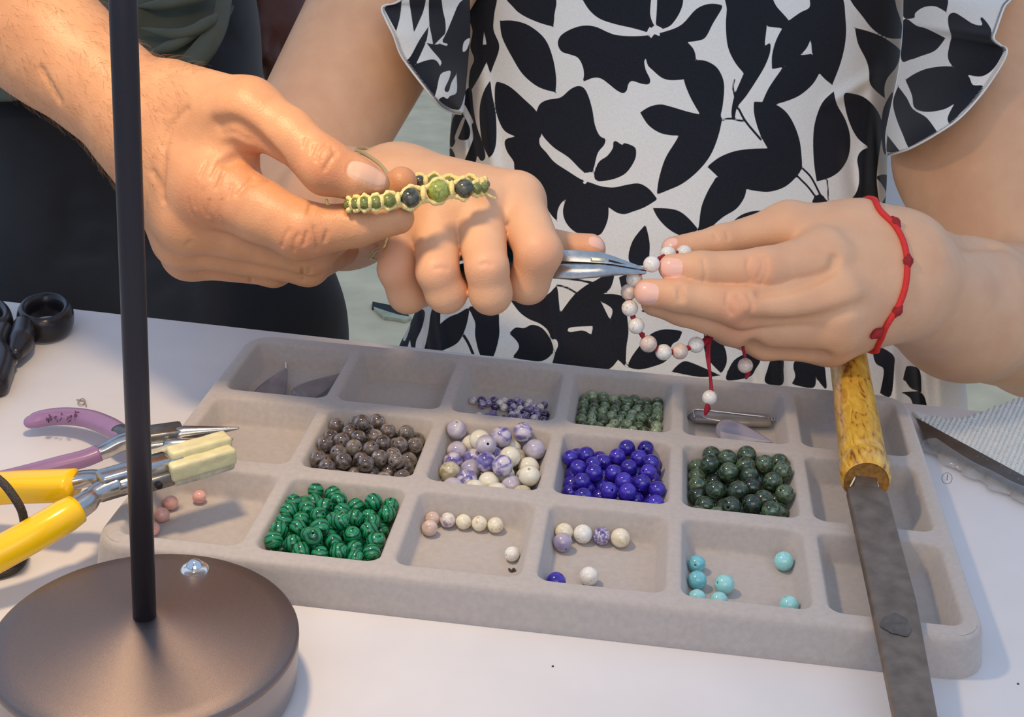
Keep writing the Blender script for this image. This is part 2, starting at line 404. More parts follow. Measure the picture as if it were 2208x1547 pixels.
M_padglue = mat('pad_glue', (186, 180, 158), .3, noise=.2, scale=300., bump=.9, bscale=420., bdist=.0012)
def pad(c, size, seed, name, m, parent):
    V, Fc = box(c, size, RR, .0014, 3)
    bm = bmesh.new()
    vs = [bm.verts.new(v) for v in V]
    for f in Fc: bm.faces.new([vs[i] for i in f])
    bmesh.ops.subdivide_edges(bm, edges=[e for e in bm.edges if e.calc_length() > .004], cuts=4, use_grid_fill=True)
    V = A([v.co[:] for v in bm.verts]); bm.verts.index_update(); Fc = [tuple(v.index for v in f.verts) for f in bm.faces]; bm.free()
    g = np.random.default_rng(seed); q = V-np.asarray(c)
    ph = g.uniform(0, 6, 6)
    w = sum(np.sin(q@g.normal(0, 900, 3)+ph[i]) for i in range(6))
    V = V+(q/np.linalg.norm(q, axis=1)[:, None])*w[:, None]*.00012
    return mesh_obj(name, V, Fc, m, parent)
pad(onz(430, 968, .0375), (.0275, .0085, .0072), 1, 'jaw_pad', M_pad, yp)
pad(onz(433, 996, .0340), (.0290, .0090, .0078), 2, 'jaw_pad', M_pad, yp)
pad(onz(438, 1013, .0300), (.0275, .0064, .0058), 3, 'glue_layer', M_padglue, yp)
pad(onz(345, 975, .0345), (.0120, .0050, .0035), 4, 'glue_layer', M_padglue, yp)

# braided cord looped round the lower yellow handle
M_cord = mat('black_braid', (34, 28, 28), .7, c2=(80, 70, 62), scale=1800., bump=.8, bscale=1500., bdist=.0006)
P = catmull(Z([(-60, 1000, .040), (-20, 1022, .0415), (8, 1044, .0405), (30, 1072, .036), (46, 1100, .030), (53, 1130, .0215), (56, 1165, .010), (55, 1192, .004), (40, 1222, .0024), (5, 1238, .002), (-60, 1246, .002)]), 8)
V, Fc = tube(P, .0018, 10, round_end=True); tag(mesh_obj('braided_cord', V, Fc, M_cord), 'thin black braided cord looped around the yellow pliers handle', 'cord')
# worn hand-written smudges on the upper purple handle
M_ink = mat('faded_ink', (92, 62, 92), .5, noise=.2, scale=600.)
g = np.random.default_rng(11)
mbk = MB()
for k in range(26):
    x = 98+g.uniform(0, 72); y = 905+g.normal(0, 4.)+((x-135)/40)**2*1.5-3
    a = onz(x, y, .0128 if x > 110 else .0118); b = onz(x+g.uniform(-3, 5), y+g.uniform(-6, 6), .0128 if x > 110 else .0118)
    V, Fc = tube([a, (a+b)/2, b], .00030, 6, round_end=True); mbk.add(V, Fc)
# pressed onto the vinyl
hv = np.vstack([np.asarray(v) for v in mbk.V])
hm = handle_up.data; hco = A([v.co[:] for v in hm.vertices])+A(handle_up.location)+A(pp.location)
for i, vv in enumerate(mbk.V):
    c = vv.mean(0); d_ = np.linalg.norm((hco-c)[:, :2], axis=1); top = hco[d_ < .0024]
    if len(top): vv[:, 2] += top[:, 2].max()-.00012-c[2]
mbk.build('ink_smudge', M_ink, handle_up)

# file with a turned wooden handle, lying across the tray
fl = empty('metal_file', (.142, -.02, TH), 'flat metal file with a turned yellow wooden handle lying across the tray', 'file')
m, nt, b = new_mat('lacquered_wood'); L = nt.links
tc = nt.nodes.new('ShaderNodeTexCoord'); mp = nt.nodes.new('ShaderNodeMapping'); mp.inputs['Scale'].default_value = (260, 70, 260); L.new(tc.outputs['Object'], mp.inputs[0])
nz = nt.nodes.new('ShaderNodeTexNoise'); nz.inputs['Scale'].default_value = 1.; nz.inputs['Detail'].default_value = 6; nz.inputs['Distortion'].default_value = 1.2; L.new(mp.outputs[0], nz.inputs['Vector'])
rp = ramp(nt, [(.32, lin((120, 74, 22))), (.44, lin((206, 150, 40))), (.6, lin((226, 176, 58))), (.75, lin((236, 196, 88)))]); L.new(nz.outputs['Fac'], rp.inputs[0]); L.new(rp.outputs[0], b.inputs['Base Color'])
b.inputs['Roughness'].default_value = .3; b.inputs['Coat Weight'].default_value = .35
bp = nt.nodes.new('ShaderNodeBump'); bp.inputs['Strength'].default_value = .5; bp.inputs['Distance'].default_value = .0005; L.new(nz.outputs['Fac'], bp.inputs['Height']); L.new(bp.outputs[0], b.inputs['Normal'])
M_wood = m
M_woodend = mat('raw_wood_end', (160, 112, 52), .6, noise=.3, scale=500., bump=.6, bscale=700.)
M_putty = mat('pale_putty', (226, 220, 204), .7, bump=.4, bscale=900.)
M_file = mat('file_steel', (130, 116, 104), .5, metal=.75, noise=.22, scale=130., bump=.45, bscale=2600., bdist=.0002)
e0 = onz(1826, 752, .034); e1 = onz(1868, 1040, .0285)
ax = nrm(e1-e0); Lh = np.linalg.norm(e1-e0)
prof = [(.0001, -.004), (.004, -.0035), (.0080, -.002), (.0095, .001), (.0098, .006), (.0098, .03), (.0099, .05), (.0103, .07), (.0105, Lh-.0225), (.0106, Lh-.0185), (.0099, Lh-.0172), (.0103, Lh-.016), (.0112, Lh-.0138), (.0114, Lh-.009), (.0111, Lh-.004), (.0106, Lh-.0012), (.0098, Lh)]
V, Fc = lathe(prof, 48, e0, ax, cap=False); hd = mesh_obj('handle', V, Fc, M_wood, fl)
V, Fc = lathe([(.0100, Lh-.0006), (.0092, Lh-.0012), (.0001, Lh-.0014)], 48, e0, ax, cap=False); mesh_obj('end_grain', V, Fc, M_woodend, hd)
# steel cap ring at the far end
V, Fc = lathe([(.0075, -.0062), (.0090, -.0060), (.0096, -.0035), (.0096, -.0015), (.0088, -.0012)], 40, e0, ax, cap=False); mesh_obj('end_ring', V, Fc, M_steeldull, fl)
b0 = e0+ax*(Lh-.004); b1 = onz(1988, 1640, .0165)
tip = A([onz(1866, 1036, .0285), onz(1868, 1062, .0268), onz(1925, 1300, .0205), onz(1990, 1640, .0135)])
dl = nrm(tip[3]-tip[1]); sdv = nrm(np.cross(dl, (0, 0, 1))); upv = np.cross(sdv, dl)
rows = []
for c, hw, th in ((tip[0], .0046, .0024), (tip[1]-dl*.002, .0052, .0024), (tip[1]+dl*.0015, .0086, .0024), (tip[2], .0088, .0024), (tip[3], .0072, .0020)):
    q = rrect(hw, th/1.0*.9, .0005, 1); rows.append(c+q[:, :1]*sdv+q[:, 1:]*upv)
V, Fc = rings_mesh(rows); mesh_obj('blade', V, Fc, M_file, fl, smooth=False)
V, Fc = tube([tip[0]-sdv*.0052+dl*.004, tip[0]-sdv*.0050-dl*.0002, tip[0]-sdv*.003+upv*.0028-dl*.0008, tip[0]+sdv*.0026+upv*.0026-dl*.0006, tip[0]+sdv*.0046+upv*.001, tip[0]+sdv*.0072+dl*.006], [.0003, .0004, .0006, .0006, .0005, .0003], 8, round_end=True); mesh_obj('putty_bead', V, Fc, M_putty, fl)
# round worn stain and chalk fleck on the blade
M_stain = mat('oily_stain', (110, 100, 92), .46, metal=.72, noise=.2, scale=300.)
c = onz(1924, 1350, .0208); rows = []
thp = np.linspace(0, 2*math.pi, 40, endpoint=False); wob = 1+.10*np.sin(3*thp+1)+.05*np.sin(7*thp)
tt = (c-tip[1])@dl; cc = tip[1]+dl*tt+upv*.0024
V = [cc+upv*.00006]+[cc+upv*.00004+(math.cos(a)*sdv*.0056+math.sin(a)*dl*.0062)*w for a, w in zip(thp, wob)]
mesh_obj('stain', V, [(0, i+1, (i+1) % 40+1) for i in range(40)], M_stain, fl)

# second strip of steel in a clear sleeve on the right, and the woven mat under it
M_mat = mat('white_weave', (214, 216, 214), .9, noise=.05, scale=300.)
mat_poly_px = [(1968, 884), (2000, 893), (2040, 903), (2085, 902), (2140, 880), (2208, 855), (2330, 815), (2420, 1000), (2330, 1120), (2208, 1050), (2100, 985), (2040, 945), (1990, 908)]
pm = A([onz(x, y, .003) for x, y in mat_poly_px])[:, :2]
wm = empty('woven_mat', (*pm.mean(0), 0), 'white woven cloth mat at the right end of the table', 'mat')
V, Fc = prism(pm[::-1], .0002, .0026, .0006); mesh_obj('cloth', V, Fc, M_mat, wm, smooth=False)
# coarse stitches: short raised loops in rows that follow the near edge
eA, eB = onz(1985, 905, .003), onz(2260, 1075, .003); du = nrm(eB-eA); dv = nrm(np.cross((0, 0, 1), du))
def inside(p, poly):
    x, y = p; c = False; j = len(poly)-1
    for i in range(len(poly)):
        if (poly[i][1] > y) != (poly[j][1] > y) and x < (poly[j][0]-poly[i][0])*(y-poly[i][1])/(poly[j][1]-poly[i][1])+poly[i][0]: c = not c
        j = i
    return c
mbs = MB(); g = np.random.default_rng(3)
for i in range(64):
    for j in range(-4, 48):
        p = eA+du*(i*.0030+(j % 2)*.0015)+dv*(j*.0021+.001)
        if not inside(p[:2], pm): continue
        a = p-du*.0013+dv*g.normal(0, .0002); bb = p+du*.0013+dv*g.normal(0, .0002)
        V, Fc = tube([a+A([0, 0, -.0008]), p+A([0, 0, .0002+g.uniform(0, .0003)]), bb+A([0, 0, -.0008])], [.0006, .0009, .0006], 5, cap=False); mbs.add(V, Fc)
o = mbs.build('stitches', M_mat, wm); o['kind'] = 'stuff'
st = empty('steel_ruler', onz(2090, 970, .003), 'dark steel strip in a clear plastic sleeve along the woven mat', 'ruler')
M_strip = mat('dark_strip_steel', (92, 86, 82), .4, metal=.7, noise=.2, scale=90., bump=.2, bscale=600.)
M_sleeve = mat('crinkled_film', (235, 238, 240), .08, trans=.85, ior=1.3, bump=.9, bscale=180., bdist=.0015)
q = [onz(1976, 900, .0045), onz(2003, 962, .0045), onz(2270, 1100, .0045), onz(2270, 1080, .0045)]
q = [onz(1976, 900, .0045), onz(2000, 955, .0045), onz(2300, 1110, .0045), onz(2300, 1075, .0045)]
V, Fc = prism(A(q)[:, :2], .0030, .0042, .0002); mesh_obj('strip', V, Fc, M_strip, st, smooth=False)
cA = [onz(1998, 950, .0045), onz(2035, 975, .0045), onz(2075, 1000, .0045), onz(2120, 1022, .0045), onz(2165, 1046, .0045), onz(2215, 1066, .0045), onz(2300, 1108, .0045)]
mbf = MB(); g = np.random.default_rng(8)
rowsA = []
for i, p in enumerate(catmull(A(cA), 6)):
    w = .0025+.0014*math.sin(i*.9)+.0007*math.sin(i*2.3)
    rowsA.append([p+dv*.006+A([0, 0, .0004]), p+dv*.002+A([0, 0, .0008+.0006*math.sin(i*1.7)]), p-dv*w+A([0, 0, -.0006+.0008*math.sin(i*1.3+1)]), p-dv*(w+.0012)+A([0, 0, -.0028])])
V, Fc = rings_mesh([A(r_) for r_ in rowsA], closed=False); mesh_obj('plastic_sleeve', V, Fc, M_sleeve, st)

# bits on the table and in the tray
M_clearbit = mat('clear_scrap', (190, 178, 170), .2, trans=.4)
P = catmull(Z([(166, 862, .0008), (184, 866, .0008), (176, 873, .0012), (168, 867, .0014), (180, 860, .001), (186, 876, .0008)]), 5)
V, Fc = tube(P, .00035, 6, round_end=True); tag(mesh_obj('wire_scrap', V, Fc, M_clearbit), 'tiny curled clear scrap on the table behind the purple pliers', 'scrap')
M_lint = mat('dark_lint', (70, 60, 56), .8)
P = catmull(A([onz(1097, 1229, CZ+.0060), onz(1103, 1233, CZ+.0060), onz(1107, 1228, CZ+.0060), onz(1111, 1234, CZ+.006)]), 4); P[:, 2] -= .0
V, Fc = tube(P, .0005, 6, round_end=True); 
lp = onz(1105, 1232, CZ+.0004); V = V-V.mean(0)+lp+A([0, 0, .0004]); tag(mesh_obj('lint', V, Fc, M_lint), 'small dark speck of lint in the compartment of cream beads', 'lint')
for (x, y, lab) in ((1192, 1438, 'tiny dark speck on the table in front of the tray'), (2195, 1476, 'tiny dark speck on the table right of the file blade')):
    c = onz(x, y, 0); V, Fc = lathe([(.0001, .0005), (.0004, .0003), (.0005, 0), (.0001, 0)], 8, c, cap=False); tag(mesh_obj('speck', V, Fc, M_lint), lab, 'speck')
# small ring mark drawn on the table right of the tray
P = catmull_closed(A([onz(2042+11*math.cos(a), 1032+12*math.sin(a), .00008) for a in np.linspace(0, 2*math.pi, 12, endpoint=False)]), 3)
V, Fc = tube(P, .00012, 5, closed=True); V2, F2 = tube(Z([(2043, 1024, .00010), (2042, 1036, .00010)]), .00018, 5)
mk = MB(); mk.add(V, Fc); mk.add(V2, F2); mk.build('pencil_mark', mat('pencil_grey', (120, 118, 135), .8), table)
# ------------------------------------------------------------------ beads (offsets from a compartment's centre and radii, 1/100 mm)
PILES = {
  'green': [[1857,-1527,765,385],[-1846,2251,783,402],[1025,1674,751,371],[-1845,-716,782,402],[-1192,1152,758,378],[-4,-364,762,382],[1152,-359,778,398],[-1154,406,762,382],[-353,-2260,767,387],[-1870,19,747,367],[-642,1654,775,395],[-5,-1442,766,386],[-1860,1505,758,378],[419,274,776,396],[-731,-1615,757,377],[504,2263,763,383],[384,-2272,751,371],[524,-892,761,381],[1864,2269,754,374],[1225,-1126,756,376],[1776,1533,775,395],[-430,233,757,377],[121,1619,764,384],[-1844,756,784,404],[1845,-747,783,403],[-1308,1730,1250,394],[-1109,-2261,767,387],[-2071,-334,1410,376],[-1177,-343,752,372],[1845,25,783,403],[718,-1631,766,386],[-1208,-1082,750,370],[-756,402,1417,390],[1007,-889,1448,396],[594,1559,1367,389],[606,1028,781,401],[-236,2275,747,367],[1856,781,766,386],[1176,423,763,383],[-512,-896,748,368],[-278,967,770,390],[-737,-2458,1422,399],[-1855,-2260,769,389],[-1078,2268,756,376],[-2070,433,1473,398],[-2071,1226,1436,385],[-606,-335,1234,385],[149,916,1422,395],[1866,-2271,751,371],[1300,-1696,1280,397],[2057,1158,1413,392],[802,473,1443,396],[-318,-1802,1350,373],[1190,2351,1080,397],[375,-1546,1431,373],[560,-312,1237,369],[-1848,-1496,779,399],[-683,1185,1407,399],[-2059,-1108,1444,399],[-1294,-1721,1278,384],[36,-2466,1378,376],[1519,-2474,1370,366],[-754,-1183,1393,391],[1594,-362,1432,393],[-14,-893,1320,398],[-648,2454,1340,377],[2063,1920,1376,374],[-224,1825,1423,390],[-1395,842,1432,397],[1335,1746,1568,403],[-1418,2474,1387,372],[1130,-2263,764,384],[-2057,-1905,1440,400],[-1358,-713,1389,382],[-288,-2180,2005,388],[1598,432,1384,367],[-214,-1333,1938,392],[2055,-1159,1437,401],[429,-623,1919,398],[775,-2265,1459,400],[1275,1077,1163,391],[-1423,34,1346,375],[-22,145,1407,395],[2064,-1930,1381,374]],
  'brown': [[-1139,-414,782,402],[1845,1437,783,403],[1834,-2239,803,420],[123,1458,777,397],[549,781,793,413],[990,77,797,417],[1847,-1452,780,400],[-258,-549,775,395],[-1845,2248,783,403],[-308,-1787,795,415],[-573,2244,792,412],[-604,161,779,399],[929,1475,788,408],[1095,-1894,796,416],[426,-1430,787,407],[1838,2243,795,414],[-1830,1229,805,425],[1836,-658,796,416],[533,-624,786,406],[-1218,2404,1256,400],[178,91,785,405],[363,-2245,790,410],[-1004,-2237,803,423],[-1270,612,799,419],[1355,806,784,404],[-1456,-1530,804,424],[-1199,1745,789,409],[-519,967,796,416],[1155,-1094,777,397],[-2044,1767,1389,397],[-770,-1124,780,400],[-2024,-1697,1406,423],[-1836,11,796,416],[-1281,-938,1398,421],[-1837,-808,795,415],[724,-1121,1474,407],[1035,2245,791,411],[-472,1616,1301,413],[1832,158,802,422],[-2013,612,1327,408],[-2052,-401,1494,423],[-1838,-2243,794,414],[-672,-361,1450,421],[232,2245,790,410],[564,317,1474,416],[228,-1828,1475,405],[39,965,1409,411],[1999,816,1260,401],[504,1786,1395,397],[1518,-1235,1466,395],[-1219,1190,1396,417],[1226,-503,1321,409],[161,-415,1488,423],[-864,-1664,1402,421],[-167,2465,1467,406],[-1369,107,1476,426],[-655,534,1488,413],[-632,1192,1991,419],[1412,1802,1363,407],[-1435,-2470,1463,400],[1376,360,1454,399],[-145,-1148,1274,400]],
  'white_purple': [[753,2186,877,497],[1188,-1372,882,502],[-888,739,899,519],[121,-1295,893,513],[-238,2186,878,498],[1098,1250,888,508],[3,226,889,509],[-1234,2184,880,500],[1766,2172,897,517],[12,1227,878,498],[611,-2180,887,507],[733,-477,891,511],[-1424,-2172,888,508],[692,-1081,1716,513],[1767,-546,898,517],[-1763,1306,904,524],[1777,-2182,883,503],[-902,-1291,895,515],[871,399,1400,516],[-1978,2383,1517,504],[1227,2450,1707,495],[-734,1561,1511,524],[1974,-1393,1504,504],[-870,-278,884,504],[269,1797,1683,522],[-403,-2175,893,513],[-314,651,1757,509],[-1767,-748,899,518],[-1782,264,876,496],[1768,480,896,516],[1950,1325,1436,506],[-140,-548,1512,497]],
  'blue': [[-1124,-927,805,425],[-1166,1591,790,410],[138,934,806,426],[538,1618,776,396],[-419,-500,794,414],[1119,1042,786,406],[-1826,2231,800,420],[1848,-993,779,399],[1131,-2237,802,422],[1141,-1383,791,411],[-523,-2237,804,423],[1836,1432,789,409],[-1183,-1776,788,408],[1834,2239,800,419],[305,-2235,806,426],[348,161,786,406],[-1830,337,805,425],[332,-1423,804,424],[61,2253,779,399],[-1133,-101,794,414],[1014,2241,797,417],[1831,619,805,425],[-1837,-504,795,415],[1169,-587,778,398],[-1131,779,790,410],[-1841,-2246,790,410],[-109,-1817,1399,410],[1830,-1812,805,425],[-1844,1164,785,405],[-356,1575,781,401],[1137,209,791,411],[379,-623,795,415],[1126,1635,1364,424],[513,2445,1425,413],[2061,-1370,1461,402],[-442,333,804,424],[-471,-1408,790,410],[1710,1052,1512,416],[-1361,-1367,1472,409],[1847,-195,781,401],[-1836,-1329,796,416],[1359,-956,1474,419],[-2063,781,1458,400],[2016,-2421,1338,409],[699,632,1343,405],[-737,2253,779,399],[105,1479,1430,401],[-882,-490,1492,425],[-1346,1179,1489,423],[1419,2468,1476,406],[24,-221,1439,418],[-1622,-108,1466,395],[743,-1822,1426,424],[-1200,-2407,1303,411],[525,-1012,1515,421],[1601,163,1456,403],[-959,336,1457,406],[-529,995,1295,405]],
  'dark_green': [[-53,2195,864,484],[-1480,-1368,864,484],[-1799,2204,851,471],[1806,-245,840,460],[-1814,1315,829,449],[943,-2065,845,465],[-807,33,846,466],[1814,-2219,829,449],[-180,1279,829,449],[1783,1674,873,493],[-541,-1308,857,477],[-1006,926,838,458],[385,-1334,847,467],[956,194,872,492],[947,2187,869,489],[-895,-2194,867,486],[-938,1845,845,465],[-48,-508,850,470],[-1788,415,861,478],[503,-2112,1644,449],[39,-2203,853,473],[-1044,-695,1354,459],[1787,-1290,868,488],[-1206,2434,1505,450],[-491,1881,1670,478],[1788,697,867,487],[36,407,837,457],[946,1169,869,489],[442,2445,1662,487],[2050,-728,1568,447],[2049,1175,1666,480],[1050,-730,827,447],[1548,170,1631,470],[-1297,1397,1578,467],[494,563,1611,456],[1259,1766,1664,462],[-436,763,1569,484],[1355,-2446,1581,461],[-406,-2466,1621,454],[1065,-1387,1500,479],[-1801,-503,848,468],[-58,-1068,1650,484],[-1808,-2213,838,458],[582,-386,1524,462],[364,1489,1553,484],[1995,2400,1465,470]],
  'small_green': [[860,1176,682,302],[1917,1122,672,292],[-892,570,674,294],[-414,235,674,294],[-271,829,704,323],[-804,1159,687,306],[94,-2313,689,308],[1407,1406,672,292],[1910,1719,689,309],[1928,-2333,662,282],[-1419,-253,658,278],[687,2309,698,317],[-1406,1506,656,276],[-719,-1789,705,323],[714,-2310,696,316],[-1907,-587,695,314],[-488,-2335,658,278],[1115,316,666,286],[-1345,-1744,698,317],[9,-167,677,297],[165,-1190,687,306],[278,1127,662,282],[90,2331,665,285],[1909,2321,680,300],[-1704,-2311,693,312],[1009,-695,682,302],[-1362,-800,661,281],[1341,-2309,699,318],[-1400,304,663,283],[-415,2049,677,297],[1085,-1754,684,304],[-119,-1755,671,291],[1378,827,676,296],[594,15,699,319],[951,1765,678,298],[-1793,-1191,682,302],[-221,1466,703,323],[1114,-184,938,289],[1902,-531,700,319],[1597,-4,673,293],[-418,-1259,671,291],[1903,-1164,699,318],[-929,-2,659,279],[1904,517,699,318],[-1571,2310,696,316],[337,1779,699,319],[134,391,659,279],[-1918,1215,667,287],[404,-623,694,313],[-231,-705,677,297],[739,-1201,656,276],[-952,2314,690,309],[-1078,-2311,694,314],[1710,-1773,703,323],[-1927,-1760,663,283],[641,633,668,288],[-1904,622,698,316],[-898,1733,660,280],[1325,2232,669,289],[1305,-1205,678,298],[-1918,18,676,296],[-1367,930,682,302],[475,-1728,699,318],[-820,-576,686,306],[-1911,1801,688,307],[-1000,-1237,685,304]],
  'small_purple': [[-1398,-1676,596,216],[428,-1660,610,230],[-848,841,604,224],[1133,-1043,576,196],[243,363,580,200],[-504,543,609,229],[-444,-1135,565,185],[952,-1856,606,226],[1586,-1186,605,225],[1495,147,588,208],[926,631,580,200],[-259,-2207,579,199],[334,1163,578,198],[-55,-1087,587,207],[131,-32,590,210],[329,-917,593,213],[201,-2336,615,235],[73,751,605,225],[-253,154,596,216],[-1491,677,615,235],[616,230,576,196],[-926,-1040,573,193],[-1395,-2318,596,216],[-1102,520,567,187],[1240,-156,567,187],[1780,-1934,591,211],[-776,-2173,588,208],[-1368,199,611,231],[-1038,-1434,597,217],[1089,254,591,211],[-1801,-1987,590,210],[579,-2082,577,197],[1275,794,565,185],[271,-515,574,194],[1442,-766,600,220],[995,-496,575,195],[-271,-1804,583,203],[487,-202,565,185],[1957,-899,607,227],[-1140,-1992,573,193],[1787,972,578,198],[-1370,-1136,609,229],[-1943,611,590,210],[-599,-1519,607,227],[-710,147,597,217],[1961,-213,602,222],[105,-1925,569,189],[951,-2307,592,212],[1617,586,590,210],[526,783,609,229],[857,-88,583,203],[-695,-705,595,215],[1056,-1419,568,188],[965,1110,584,204],[1567,-364,581,201],[-1795,-1581,572,192],[762,-846,606,226],[-319,944,584,204]],
}
def bead_mesh(name, hole=.14, seg=20, rows=13, squash=1.):
    h = hole; th0 = math.asin(h)
    prof = [(math.sin(a), math.cos(a)*squash) for a in np.linspace(th0, math.pi-th0, rows)]
    zt = math.cos(th0)*squash
    prof = [(h*.86, zt*.9), (h*.92, zt*.985)]+prof+[(h*.92, -zt*.985), (h*.86, -zt*.9)]
    V, Fc = lathe(prof, seg, cap=False)
    m = len(prof)
    for j in range(seg):       # the drilled hole, through and through
        Fc.append((j, (m-1)*seg+j, (m-1)*seg+(j+1) % seg, (j+1) % seg))
    me = bpy.data.meshes.new(name); me.from_pydata(V.tolist(), [], Fc); me.update()
    me.polygons.foreach_set('use_smooth', [True]*len(me.polygons)); return me
def stone(name, stops, scale=1.2, dist=1.5, detail=4., rough=.12, wave=None, sss=0., trans=0., bump=0., rand=1., coat=.4, spread=0.):
    """polished stone: noise (or banded wave) in bead space, shifted for every bead"""
    m, nt, b = new_mat(name); L = nt.links
    tc = nt.nodes.new('ShaderNodeTexCoord'); oi = nt.nodes.new('ShaderNodeObjectInfo')
    mu = nt.nodes.new('ShaderNodeMath'); mu.operation = 'MULTIPLY'; mu.inputs[1].default_value = 37.*rand; L.new(oi.outputs['Random'], mu.inputs[0])
    ad = nt.nodes.new('ShaderNodeVectorMath'); ad.operation = 'ADD'; L.new(tc.outputs['Object'], ad.inputs[0]); L.new(mu.outputs[0], ad.inputs[1])
    if wave:
        nz = nt.nodes.new('ShaderNodeTexWave'); nz.inputs['Scale'].default_value = scale; nz.inputs['Distortion'].default_value = dist; nz.inputs['Detail'].default_value = detail; nz.inputs['Detail Scale'].default_value = wave; nz.bands_direction = 'Z'
    else:
        nz = nt.nodes.new('ShaderNodeTexNoise'); nz.inputs['Scale'].default_value = scale; nz.inputs['Distortion'].default_value = dist; nz.inputs['Detail'].default_value = detail
    L.new(ad.outputs[0], nz.inputs['Vector'])
    fac = nz.outputs['Fac']
    if spread:       # each bead sits elsewhere on the ramp
        m2 = nt.nodes.new('ShaderNodeMath'); m2.operation = 'MULTIPLY_ADD'; m2.inputs[1].default_value = 91.7; m2.inputs[2].default_value = 0; L.new(oi.outputs['Random'], m2.inputs[0])
        fr = nt.nodes.new('ShaderNodeMath'); fr.operation = 'FRACT'; L.new(m2.outputs[0], fr.inputs[0])
        m3 = nt.nodes.new('ShaderNodeMath'); m3.operation = 'MULTIPLY_ADD'; m3.inputs[1].default_value = spread; L.new(fr.outputs[0], m3.inputs[0])
        sb = nt.nodes.new('ShaderNodeMath'); sb.operation = 'SUBTRACT'; sb.inputs[1].default_value = spread/2; L.new(fac, sb.inputs[0]); L.new(sb.outputs[0], m3.inputs[2]); fac = m3.outputs[0]
    rp = ramp(nt, [(p, lin(c)) for p, c in stops]); L.new(fac, rp.inputs[0]); L.new(rp.outputs[0], b.inputs['Base Color'])
    b.inputs['Roughness'].default_value = rough; b.inputs['Coat Weight'].default_value = coat; b.inputs['Coat Roughness'].default_value = .06
    if sss: b.inputs['Subsurface Weight'].default_value = sss; b.inputs['Subsurface Radius'].default_value = (1, .9, .9); b.inputs['Subsurface Scale'].default_value = .0015
    if trans: b.inputs['Transmission Weight'].default_value = trans
    if bump:
        bp = nt.nodes.new('ShaderNodeBump'); bp.inputs['Strength'].default_value = bump; bp.inputs['Distance'].default_value = .0004; L.new(nz.outputs['Fac'], bp.inputs['Height']); L.new(bp.outputs[0], b.inputs['Normal'])
    return m
S_green = stone('malachite', [(.06, (6, 58, 36)), (.22, (14, 112, 68)), (.7, (22, 128, 80)), (.88, (60, 160, 116)), (1., (18, 100, 62))], .55, 5.5, 2., wave=1.2)
S_brown = stone('smoky_stone', [(.30, (58, 48, 44)), (.45, (98, 86, 80)), (.60, (122, 110, 102)), (.76, (164, 152, 140))], .8, 1.6, 2., rough=.06, trans=.18, spread=.2)
S_mix = stone('pale_marbled_stone', [(.20, (84, 72, 140)), (.34, (140, 130, 178)), (.46, (196, 188, 202)), (.60, (226, 218, 206)), (.75, (232, 226, 206)), (.86, (200, 192, 168))], .6, .9, 2., sss=.2, spread=.6)
S_blue = stone('deep_blue_stone', [(.3, (36, 22, 120)), (.5, (54, 38, 158)), (.7, (72, 56, 182))], 1.2, 1.0, 4., rough=.14, spread=.2)
S_dgreen = stone('dark_green_jasper', [(.28, (22, 30, 26)), (.42, (46, 62, 48)), (.54, (64, 84, 64)), (.64, (100, 120, 92)), (.74, (64, 58, 42)), (.9, (110, 166, 158))], 1.5, 1.5, 5., spread=.3)
S_sgreen = stone('pale_green_jasper', [(.28, (56, 62, 42)), (.44, (88, 106, 76)), (.56, (112, 136, 106)), (.7, (158, 176, 144)), (.85, (112, 92, 66))], 1.4, 1.5, 4., spread=.4)
S_spurp = stone('violet_chip_stone', [(.2, (38, 28, 60)), (.36, (96, 82, 134)), (.52, (150, 140, 178)), (.66, (196, 188, 202)), (.82, (222, 214, 200))], 1.1, 1.4, 5., spread=.6)
S_turq = stone('turquoise', [(.24, (60, 110, 112)), (.31, (136, 198, 200)), (.5, (152, 212, 212)), (.8, (164, 220, 218))], 2.4, .8, 6.)
S_turqblue = stone('blue_turquoise', [(.24, (50, 96, 110)), (.33, (104, 176, 190)), (.6, (120, 194, 204)), (.8, (140, 206, 212))], 2.2, .8, 6.)
S_pink = stone('rose_quartz', [(.3, (206, 150, 140)), (.7, (226, 178, 168))], 1., .5, 3., rough=.28, sss=.5, coat=.1)
S_cream = stone('cream_stone', [(.24, (150, 128, 92)), (.33, (214, 200, 170)), (.5, (230, 220, 196)), (.8, (236, 228, 208))], 1.3, 1.2, 5., sss=.2)
S_creamv = stone('cream_stone_violet_patch', [(.36, (150, 134, 160)), (.46, (206, 192, 190)), (.56, (226, 216, 200)), (.8, (232, 226, 210))], .9, 1., 4., sss=.2)
S_rosecream = stone('rosy_cream_stone', [(.3, (190, 160, 146)), (.6, (214, 190, 176)), (.8, (222, 204, 190))], 1., 1., 4., sss=.2)
S_white = stone('white_crackle_stone', [(.32, (168, 160, 148)), (.38, (226, 222, 214)), (.8, (238, 236, 230))], 2.0, 2.2, 6., sss=.2)
S_lav = stone('lavender_grey_stone', [(.3, (140, 130, 166)), (.55, (172, 162, 182)), (.75, (196, 184, 188))], .8, .6, 3., sss=.3)
S_violet = stone('violet_marble_stone', [(.32, (84, 72, 130)), (.5, (128, 116, 166)), (.6, (214, 206, 208)), (.7, (150, 140, 180))], 1.2, 2., 5.)
S_tan = stone('tan_marbled_stone', [(.3, (150, 140, 112)), (.5, (190, 180, 152)), (.75, (216, 208, 186))], .9, 1.2, 3., sss=.2)
S_ivory = stone('ivory_stone', [(.24, (188, 176, 150)), (.36, (222, 216, 196)), (.8, (234, 230, 214))], .8, 1., 3., sss=.2)
S_greyl = stone('grey_lavender_stone', [(.3, (158, 150, 178)), (.55, (188, 180, 192)), (.75, (212, 204, 200))], .7, .8, 2., sss=.3)
